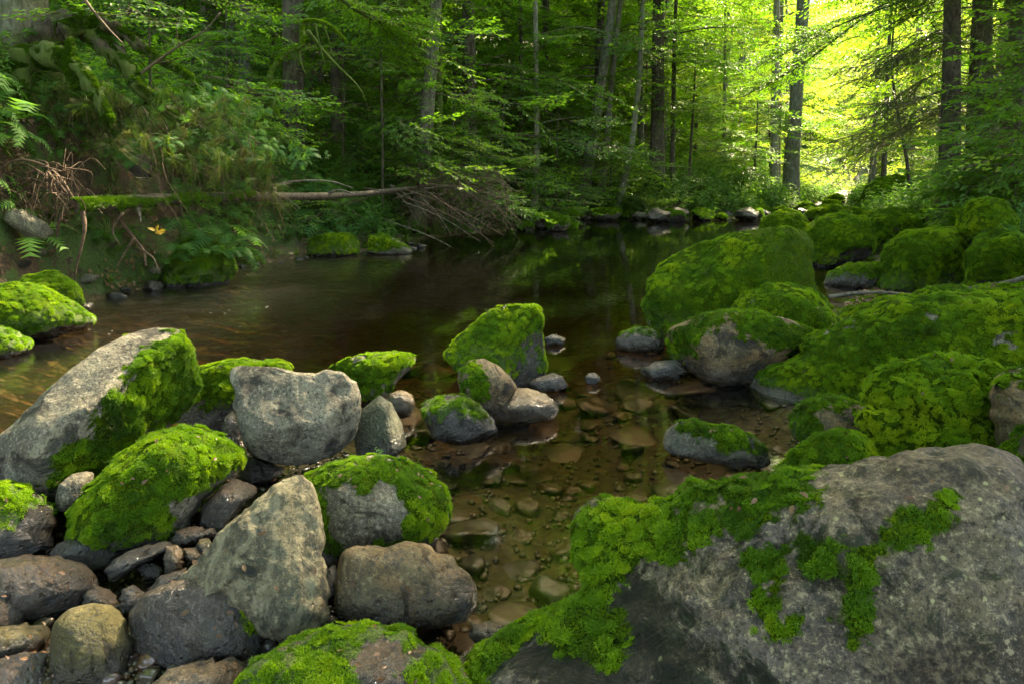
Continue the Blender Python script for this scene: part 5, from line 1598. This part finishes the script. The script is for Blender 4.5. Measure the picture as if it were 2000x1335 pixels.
cover('grass', 'grass tufts along the left bank', GRASS_P, P, rr.uniform(.5, 1.1, len(P)), .4 + .5 * clump(P, .5, 29))
P, sd = spread(3500, -46, 30, 4.5, 30)
cover('leaf_litter', 'fallen brown leaves strewn over the bank and the slope', LITTER_P, P + [0, 0, .01], rr.uniform(.7, 1.4, len(P)), rr.uniform(0, 1, len(P)), .1, .1)
# moss cover on the foot of the bank
P, sd = spread(9000, -46, 25, 4.0, 22, lambda x, y, s: (s < 1.3) & (clump(np.stack([x, y], 1), 1.6, 11) > .02))
cover('moss_cover', 'moss over the soil at the foot of the left bank', MOSS_COARSE, P + [0, 0, .005], rr.uniform(1.4, 2.6, len(P)), .2 + .6 * clump(P, .8, 39), .0, .2)
# far shore and right side
P, sd = spread(14000, 8, 44, 17, 95, lambda x, y, s: s > .3)
cover('undergrowth', 'bright herbs and low bushes along the far stream and the right bank', HERBS, P, rr.uniform(.8, 1.6, len(P)) * (1 + .02 * P[:, 1]), .6 + .5 * clump(P, .3, 49))
P, sd = spread(6000, 14, 32, 24, 70, lambda x, y, s: s > .2)
cover('undergrowth', 'sunlit herbs covering the clearing at the end of the valley', HERBS, P, rr.uniform(1.2, 2.4, len(P)), .8 + .3 * clump(P, .3, 44))
P, sd = spread(3500, 27, 46, 7.0, 19, lambda x, y, s: (s > 1.6) & (x - .62 * y > .1) )
cover('undergrowth', 'herbs and seedlings behind the boulders of the right bank', HERBS, P, rr.uniform(.7, 1.5, len(P)), .35 + .5 * clump(P, .8, 59))
P, sd = spread(9000, 16, 50, 2.6, 24, lambda x, y, s: (x > .3 * y))
cover('moss_cover', 'moss between the boulders of the right bank', MOSS_COARSE, P + [0, 0, .005], rr.uniform(1.3, 2.6, len(P)), .4 + .6 * clump(P, .8, 69), .0, .2)

# ------------------------------------------------------------------ ferns, each a plant with its fronds
def fern(label, px, py, dist=None, s=1.0, n=9, seed=1, up=0, spreadang=2 * pi, face=0.0):
    r = np.random.default_rng(seed)
    p = ground_hit(px, py) if dist is None else at_y(px, py, dist)
    root = empty('fern', p + [0, 0, up])
    tag(root, label, 'fern')
    for k in range(n):
        a = face + (k / n - .5) * spreadang + r.uniform(-.2, .2)
        o = link('frond', FROND[r.integers(3)], root)
        o.rotation_euler = (r.normal(0, .15), r.uniform(-.15, .25), a)
        q = s * r.uniform(.75, 1.15)
        o.scale = (q, q, q)
    return root
FERNS = [('broad fern drooping over the dark hollow at the far left, above the uprooted roots', 110, 275, .6),
         ('fern under the mossy end of the fallen log, hanging toward the water', 215, 480, .8), ('large bright fern clump spilling below the middle of the fallen log', 385, 470, 1.3),
         ('bright fern just right of the large clump below the fallen log', 440, 490, 1.1), ('fern low at the water below the fallen log', 430, 500, .7),
         ('small fern beside the yellow leaf under the fallen log', 332, 520, .8), ('sunlit fern on the slope above the fallen log, below the hooked dead branch', 640, 250, 1.3),
         ('pale sunlit fern right of the one below the hooked dead branch', 700, 285, 1.2), ('yellowish sunlit fern above the right end of the fallen log', 735, 335, 1.1),
         ('fern halfway up the slope left of the hooked dead branch', 470, 190, 1.1), ('small fern against the foot of the bank, left of the brush pile', 790, 345, .9),
         ('fern behind the moss hummock at the left edge', 60, 500, .35), ('yellow-green fern under the crooked slender tree', 1215, 372, 1.1)]
bpy.context.view_layer.update()
def on_rock(text, px, py):
    ob = [o for o in ROCKS if text in o['label']][0]
    d = ray(px, py); d = Vector(d / np.linalg.norm(d))
    ok, loc, nrm, fi = ob.ray_cast(Vector(CAMP) - ob.location, d)
    return np.array(loc + ob.location) if ok else None
for i, (lb, px, py, s) in enumerate(FERNS):
    p = on_rock('moss-hung bluff', px, py) if 315 < px < 475 and py > 460 else None
    if p is None:
        fern(lb, px, py, None, s, 10, 400 + i, up=.03)
    else:
        fern(lb, px, py, float(p[1]) + .05, s * .8, 9, 400 + i)
for i, (px, py) in enumerate([(350, 495), (400, 478), (440, 500), (385, 510)]):
    p = on_rock('moss-hung bluff', px, py)
    if p is not None:
        fern(['small fern on the left shoulder of the moss-hung bluff', 'small fern in the middle of the moss-hung bluff', 'small fern on the right shoulder of the moss-hung bluff', 'lowest small fern on the face of the moss-hung bluff'][i], px, py, float(p[1]) + .03, .55, 8, 450 + i)
fern('fern leaning in from the right edge beside the dark green boulder', 1985, 475, 7.0, .8, 7, 430, spreadang=2.4, face=pi)

# ------------------------------------------------------------------ fallen log over the left bank
LA, LB = at_y(150, 402, 6.55), at_y(812, 369, 12.6)
def along(t): return LA * (1 - t) + LB * t
t = np.linspace(0, 1, 16)
pth = LA * (1 - t)[:, None] + LB * t[:, None] + np.stack([0 * t, 0 * t, .035 * np.sin(t * 7) - .05 * t * (1 - t)], 1)
lr = np.linspace(.072, .034, 16)
log = empty('fallen_log', LA)
tag(log, 'fallen log lying level along the left bank, mossy root end and bare tip', 'log')
m = MB(); m.tube(pth, lr, 12, 0, .25, 3.3, rscale=4)
link('trunk', m.mesh('trunk', [LOGW], origin=LA), log)
for i, (f, pts) in enumerate([(.10, [(0, 0, 0), (.03, 0, -.12), (.05, -.02, -.2)]), (.42, [(0, 0, 0), (.05, 0, .14), (.35, .1, .20), (.7, .2, .19), (.95, .4, .10)]), (.60, [(0, 0, 0), (.2, -.1, .05), (.45, -.2, -.02)])]):
    b = bez(along(f) + np.array(pts), 6)
    m = MB(); m.tube(b, np.linspace(.026, .008, len(b)), 6, 0, .2, i)
    link('branch_stub', m.mesh('branch_stub', [DEADWOOD], origin=LA), log)
q = rr.uniform(0, 1, 900) ** 1.6 * .36
a_ = rr.normal(0, .8, 900)
ax = (LB - LA) / np.linalg.norm(LB - LA); sx = np.cross(ax, [0, 0, 1]); sx /= np.linalg.norm(sx); ux = np.cross(sx, ax)
Nn = np.sin(a_)[:, None] * sx + np.cos(a_)[:, None] * ux
PP = LA * (1 - q)[:, None] + LB * q[:, None] + Nn * .07
mo = scatter('moss', MOSS_P, PP, align(Nn, rr.uniform(0, 6.28, 900)), rr.uniform(1.3, 2.2, 900), log, LA, .35 + .2 * rr.normal(size=900)); mo['kind'] = 'stuff'
# uprooted roots at its left end
for i, pts in enumerate(['150 400 120 375 75 335 45 322 10 345', '150 405 90 360 40 350 -10 385', '150 402 110 340 60 315 20 318 -20 350', '148 400 120 420 110 470 105 520', '150 398 80 365 -30 400', '150 400 100 345 90 318 60 312', '160 410 165 450 150 520 145 560']):
    pp = PL(pts)
    dd = 6.55 + np.linspace(0, 1, len(pp)) * rr.uniform(-.25, .1)
    w = bez(np.array([at_y(p[0], p[1], d) for p, d in zip(pp, dd)]), 7)
    m = MB(); m.tube(w, np.linspace(.022, .006, len(w)), 7, 0, .3, i * 3.1, rscale=8)
    link('root', m.mesh('root', [ROOTW], origin=LA), log)
m = MB()
for i in range(150):
    s = at_y(rr.uniform(0, 150), rr.uniform(318, 400), 6.5 + rr.uniform(-.15, .3))
    L = rr.uniform(.15, .6)
    d = np.array([rr.normal(-.4, .6), rr.normal(0, .3), rr.normal(-.3, .5)]); d /= np.linalg.norm(d)
    w = bez(np.array([s, s + d * L * .5 + rr.normal(0, .05, 3), s + d * L * .8 + [0, 0, -L * .4]]), 4)
    m.tube(w, np.linspace(.006, .0025, len(w)), 3, 0, cap=False)
o = link('rootlets', m.mesh('rootlets', [ROOTW], origin=LA), log); o['kind'] = 'stuff'

# ------------------------------------------------------------------ root mass of the stout tree, spilling over the bank
big = bpy.data.objects['beech_tree']
bo = np.array(big.location)
for i, (pts, r0, r1, d0, d1) in enumerate([('75 85 150 45 205 90 260 150 290 200', .17, .07, 7.9, 7.9), ('80 110 130 120 180 170 215 235', .14, .05, 7.4, 7.2), ('50 110 40 160 60 220', .13, .05, 7.5, 7.2), ('120 60 180 45 230 60 300 110 370 150', .10, .04, 7.7, 8.2),
                                           ('140 80 130 130 148 175', .03, .012, 7.3, 7.2), ('260 160 330 220 400 260 480 300', .07, .02, 7.5, 8.4)]):
    pp = PL(pts); dd = np.linspace(d0, d1, len(pp))
    w = bez(np.array([at_y(p[0], p[1], d) for p, d in zip(pp, dd)]), 7)
    m = MB(); rad = np.linspace(r0, r1, len(w)); m.tube(w, rad, 16, 0, .5, i * 2.3, rscale=7)
    link('root', m.mesh('root', [BARK['brown']], origin=bo), big)
    k = int(520 * r0 / .1)
    j = rr.integers(0, len(w), k); aa = rr.normal(0, .9, k)
    jj = np.minimum(j + 1, len(w) - 1); u = rr.uniform(size=k)[:, None]
    base = w[j] * (1 - u) + w[jj] * u
    NN = np.stack([np.sin(aa) * .7, -np.abs(np.sin(aa)) * .6, np.cos(aa)], 1)
    mo = scatter('moss', MOSS_COARSE, base + NN * rad[j][:, None], align(NN, rr.uniform(0, 6.28, k)), rr.uniform(.9, 1.5, k), big, bo, -.05 + .2 * rr.normal(size=k)); mo['kind'] = 'stuff'
# curtain of roots and dead grass hanging from the overhanging edge
m = MB()
edge = [('120 190 250 225 330 215 420 250 500 300', 7.0, 8.3), ('20 215 120 200 250 240 360 262 450 300', 6.9, 8.0), ('230 290 330 300 430 330 520 350', 6.9, 8.2)]
EP = []
for pts, d0, d1 in edge:
    pp = PL(pts); dd = np.linspace(d0, d1, len(pp))
    EP.append(bez(np.array([at_y(p[0], p[1], d) for p, d in zip(pp, dd)]), 10))
for i in range(110):
    e = EP[rr.integers(3)]; s = e[rr.integers(len(e))] + [0, .25, 0] + rr.normal(0, .10, 3)
    L = rr.uniform(.25, 1.0)
    w = bez(np.array([s, s + [rr.normal(.05, .08), -rr.uniform(0, .1), -L * .35], s + [rr.normal(.1, .15), -rr.uniform(-.05, .12), -L]]), 5)
    m.tube(w, np.linspace(rr.uniform(.003, .006), .0015, len(w)), 3, 0, cap=False)
o = link('hanging_roots', m.mesh('hanging_roots', [ROOTW]))
tag(o, 'curtain of thin roots hanging from the overhanging edge of the left bank', None, None, 'stuff')
pts = []
for i in range(300):
    e = EP[rr.integers(3)]; pts.append(e[rr.integers(len(e))] + [0, .35, 0] + rr.normal(0, .14, 3))
pts = np.array(pts)
NN = np.stack([rr.normal(.35, .4, len(pts)), -rr.uniform(.2, 1, len(pts)), rr.uniform(.1, .8, len(pts))], 1)
o = scatter('hanging_grass', HANG_P, pts, align(NN, rr.uniform(0, 6.28, len(pts))), rr.uniform(.5, 1.0, len(pts)), None, None, rr.uniform(.0, .6, len(pts)))
tag(o, 'dry and green grass drooping over the overhanging edge of the left bank', None, None, 'stuff')

# ------------------------------------------------------------------ brush pile, hooked branch, drifted branches
C0 = ground_hit(880, 385)
bp = empty('brush_pile', C0)
tag(bp, 'tangled pile of reddish dead twigs at the right end of the fallen log', 'brush pile')
m = MB()
for i in range(260):
    a = rr.uniform(-.5, pi + .5); L = rr.uniform(.35, 1.15)
    s = at_y(rr.uniform(800, 985), rr.uniform(345, 440), rr.uniform(12.3, 13.4))
    d = np.array([cos(a), rr.normal(0, .3), sin(a) * .55]); arch = rr.uniform(.0, .35)
    w = bez(np.array([s - d * L * .5, s + [0, 0, arch * L], s + d * L * .5 - [0, 0, arch * L * .7]]), 5)
    m.tube(w, np.linspace(rr.uniform(.004, .009), .002, len(w)), 3, 0, cap=False)
o = link('twigs', m.mesh('twigs', [BRUSH], origin=C0), bp); o['kind'] = 'stuff'
for i in range(14):
    pxa, pya = rr.uniform(640, 860), rr.uniform(350, 430)
    s = at_y(pxa, pya, 12.0); L = rr.uniform(.8, 2.0); a = rr.normal(-.45, .35)
    w = bez(np.array([s, s + np.array([cos(a), .1, sin(a)]) * L * .5 + [0, 0, .08], s + np.array([cos(a), .15, sin(a)]) * L]), 5)
    m = MB(); m.tube(w, np.linspace(.012, .004, len(w)), 4, 0, cap=False)
    link('stick', m.mesh('stick', [DEADWOOD if i % 2 else BRUSH], origin=C0), bp)

def branch_thing(name, label, cat, pts, dists, r0, r1, mat, side=(), moss=0, kids='twig'):
    pp = PL(pts)
    dd = np.interp(np.linspace(0, 1, len(pp)), np.linspace(0, 1, len(dists)), dists)
    w = bez(np.array([at_y(p[0], p[1], d) for p, d in zip(pp, dd)]), 8)
    o0 = w[0]
    m = MB(); m.tube(w, np.linspace(r0, r1, len(w)), 9, 0, .3, r0 * 99, rscale=8)
    o = link(name, m.mesh(name, [mat], origin=o0), None, o0)
    tag(o, label, cat)
    for s in side:
        pp = PL(s[0]); dd2 = np.linspace(s[1], s[2], len(pp))
        v = bez(np.array([at_y(p[0], p[1], d) for p, d in zip(pp, dd2)]), 6)
        m = MB(); m.tube(v, np.linspace(s[3], .004, len(v)), 6, 0, .2, 2)
        link(kids, m.mesh(kids, [mat], origin=o0), o)
    if moss:
        k = moss; j = rr.integers(0, len(w) - 1, k); u = rr.uniform(size=k)[:, None]; aa = rr.normal(0, .9, k)
        base = w[j] * (1 - u) + w[j + 1] * u
        NN = np.stack([np.sin(aa) * .7, -np.abs(np.sin(aa)) * .6, np.cos(aa)], 1)
        rad = np.interp(j, [0, len(w)], [r0, r1])
        mo = scatter('moss', MOSS_P, base + NN * rad[:, None], align(NN, rr.uniform(0, 6.28, k)), rr.uniform(1.0, 1.6, k), o, o0, .7 + .2 * rr.normal(size=k)); mo['kind'] = 'stuff'
    return o
branch_thing('dead_branch', 'hooked mossy dead branch arching over a rotten stump on the slope, upper left', 'branch',
             '545 235 528 190 530 140 560 105 592 85 590 48 615 42 645 52 672 78', (9.6, 9.9), .045, .02, BARK['mossy'],
             side=[('592 60 585 110 600 150', 9.8, 9.8, .035), ('615 45 625 90 635 130', 9.9, 9.9, .02), ('600 60 640 110 700 170 720 215', 10.0, 10.6, .035), ('630 48 640 70 650 110', 9.9, 9.9, .012)], moss=420)
branch_thing('drift_branch', 'dark wet branch floating left of the broad mossy slab, before the low flat stone', 'branch', '1618 580 1660 574 1710 571 1760 574 1795 578', (6.9, 6.8), .025, .012, DEADWOOD)
branch_thing('drift_branch', 'grey branch lying on the moss at the right edge, upper of two', 'branch', '1862 568 1900 562 1945 556 1975 550 2015 540', (6.2, 6.0), .014, .026, DEADWOOD, side=[('1940 556 1965 562 2005 556', 6.1, 6.0, .01)])
branch_thing('drift_branch', 'thin grey branch lying on the moss at the right edge, lower of two', 'branch', '1925 577 1960 574 2010 566', (5.9, 5.8), .010, .015, DEADWOOD)
branch_thing('bare_branch', 'thin dark bare branch slanting down at the upper left, in front of the leaves', 'branch', '150 -20 185 25 215 60 240 85', (6.6, 6.6), .018, .005, TWIG, side=[('185 25 230 30 270 22', 6.6, 6.7, .007)])
branch_thing('bare_branch', 'dark bare branch reaching from the bank towards the hooked branch, upper left', 'branch', '250 165 300 125 350 90 400 60 430 25', (7.9, 8.2), .02, .006, TWIG, side=[('300 125 330 120 370 110', 8, 8.1, .007), ('350 90 345 50 360 20', 8.1, 8.1, .007)])
branch_thing('dead_branch', 'gnarled root snag standing in the soil under the fallen log', 'snag', '235 400 240 435 262 465 280 490 285 520', (7.2, 7.0), .02, .012, ROOTW, side=[('262 465 240 500 225 530', 6.8, 6.7, .015), ('280 490 300 505 310 530', 6.8, 6.7, .012), ('240 415 220 450 235 480', 6.8, 6.7, .015)], kids='root')

# leafy plants rooted in the overhanging face, among the hanging roots
pts = []
for i in range(420):
    e = EP[rr.integers(3)]; pts.append(e[rr.integers(len(e))] + [rr.normal(0, .3), .5 + rr.uniform(-.1, .3), rr.uniform(-.6, .35)])
pts = np.array(pts)
_pp = to_px(pts); pts = pts[~((_pp[:, 1] > 325) & (_pp[:, 0] > 130))]
NN = np.stack([rr.normal(.3, .4, len(pts)), -rr.uniform(.1, 1, len(pts)), rr.uniform(.3, 1.0, len(pts))], 1)
o = scatter('bank_plants', HERBS + FERN_P, pts, align(NN, rr.uniform(0, 6.28, len(pts))), rr.uniform(.25, .6, len(pts)), None, None, rr.uniform(.0, .5, len(pts)))
tag(o, 'leafy plants and small ferns rooted in the overhanging face of the left bank', None, None, 'stuff')
# litter dropped on the stones and the gravel
def litter_one(seed):
    m = MB(); leaf_geo(m, (0, 0, .003), [1, 0, .05], [.2, .1, 1], .03, .017); return proto('fallen_leaf', m, [LITTER])
LP = [litter_one(1)]
bpy.context.view_layer.update()
pts, nn_ = [], []
for i in range(240):
    px, py = (rr.uniform(0, 950), rr.uniform(850, 1330)) if i % 3 else (rr.uniform(1300, 2000), rr.uniform(500, 1000))
    d = ray(px, py); d = Vector(d / np.linalg.norm(d))
    best = None
    for ob in ROCKS[:75]:
        ok, loc, nrm, fi = ob.ray_cast(Vector(CAMP) - ob.location, d)
        if ok:
            t_ = (loc + ob.location - Vector(CAMP)).length
            if best is None or t_ < best[0]:
                best = (t_, np.array(loc + ob.location), np.array(nrm))
    if best and best[2][2] > .45 and best[1][2] > .03:
        pts.append(best[1] + best[2] * .012); nn_.append(best[2])
pts = np.array(pts); nn_ = np.array(nn_)
o = scatter('fallen_leaves', LP, pts, align(nn_ + rr.normal(0, .2, nn_.shape), rr.uniform(0, 6.28, len(pts))), rr.uniform(.35, .8, len(pts)), None, None, rr.uniform(0, .7, len(pts)))
tag(o, 'small brown leaves dropped on the stones and moss', None, None, 'stuff')

# ------------------------------------------------------------------ leaves and seedlings one can point to
def leaf_thing(name, label, cat, p, n, size, mat, seed, spread_=.05, dirs=None):
    r = np.random.default_rng(seed)
    m = MB()
    for k in range(n):
        a = r.uniform(0, 6.28)
        leaf_geo(m, np.asarray(p) + r.normal(0, spread_, 3) * [1, .6, .6], [cos(a), r.normal(0, .4), sin(a) * .4], [r.normal(0, .3), -.6, .8], size * r.uniform(.7, 1.2), size * .6)
    o = link(name, m.mesh(name, [mat], False, origin=p), None, p)
    tag(o, label, cat)
    return o
leaf_thing('yellow_leaf', 'bright yellow maple leaf hanging under the fallen log', 'leaf', at_y(308, 452, 6.6), 8, .075, YELLOW, 5, .012)
leaf_thing('yellow_leaf', 'blurred yellow leaf on the water in the bottom left corner', 'leaf', at_z(22, 1322, .02), 2, .045, YELLOW, 2, .005)
leaf_thing('orange_leaves', 'small cluster of orange leaves high before the glowing foliage', 'leaves', at_y(1755, 128, 15.0), 9, .085, ORANGE, 3, .07)
def sprig(label, p, s, seed, parent_name='seedling'):
    h = HERBS[seed % 2].data
    o = link('seedling', h, None, p)
    o.scale = (s, s, s); o.rotation_euler = (0, 0, seed)
    tag(o, label, 'seedling')
def top_of(obj, px, py):
    """point of the rock's own surface seen at that place"""
    d = ray(px, py); d = d / np.linalg.norm(d)
    mw = obj.location
    ok, loc, n, i = obj.ray_cast(Vector(CAMP) - mw, Vector(d))
    return np.array(loc + mw) if ok else None
def rock_by(text):
    return [o for o in ROCKS if text in o['label']][0]
for i, (txt, px, py, s, lb) in enumerate([('pyramid-shaped', 955, 618, .30, 'tiny seedling sprouting from the left slope of the mossy pyramid'),
                                          ('moss ring', 740, 893, .16, 'tiny pale seedling on top of the round boulder with the moss ring'),
                                          ('wedge-shaped stone capped', 770, 690, .15, 'tiny seedling on the crest of the wedge-shaped mossy stone')]):
    p = top_of(rock_by(txt), px, py + 4)
    if p is not None:
        sprig(lb, p, s, i + 1)
# bright maple-like twig leaning in at the right
tw = at_y(2030, 300, 9.2)
w = bez(np.array([tw, at_y(1960, 305, 9.1), at_y(1905, 322, 9.0), at_y(1872, 332, 8.9)]), 5)
m = MB(); m.tube(w, np.linspace(.012, .004, len(w)), 5, 0)
root = link('leafy_twig', m.mesh('leafy_twig', [TWIG], origin=tw), None, tw)
tag(root, 'bright yellow-green leafy twig leaning in from the right above the mossy boulders', 'twig')
for k in range(34):
    f = rr.uniform(.25, 1); q = w[int(f * (len(w) - 1))] + rr.normal(0, .07, 3) * [1, .5, .8]
    m = MB(); a = rr.uniform(2.2, 4.2)
    leaf_geo(m, q, [cos(a), rr.normal(0, .3), sin(a) * .4 - .1], [rr.normal(0, .3), -.5, .8], .085 * rr.uniform(.6, 1.2), .045)
    link('leaf', m.mesh('leaf', [BRIGHT], False, origin=tw), root)
# foam flecks on the fast water
m = MB()
for (px, py, n_) in [(440, 612, 3), (505, 604, 4), (230, 650, 3), (165, 642, 3)]:
    for k in range(n_):
        p = at_z(px + rr.normal(0, 18), py + rr.normal(0, 6), .004)
        a = np.arange(6) * pi / 3
        L = rr.uniform(.006, .028); wd = rr.uniform(.0015, .0035)
        c, s_ = cos(-.5), sin(-.5)
        X = np.cos(a) * L; Y = np.sin(a) * wd
        V = np.concatenate([p[None] + [0, 0, .003], p + np.stack([X * c - Y * s_, X * s_ + Y * c, 0 * a], 1)])
        m.add(V, tris=[(0, 1 + j, 1 + (j + 1) % 6) for j in range(6)])
o = link('foam', m.mesh('foam', [FOAM], True)); tag(o, 'white foam flecks on the fast water by the left bank', None, None, 'stuff')
print('instances', N_INST[0])
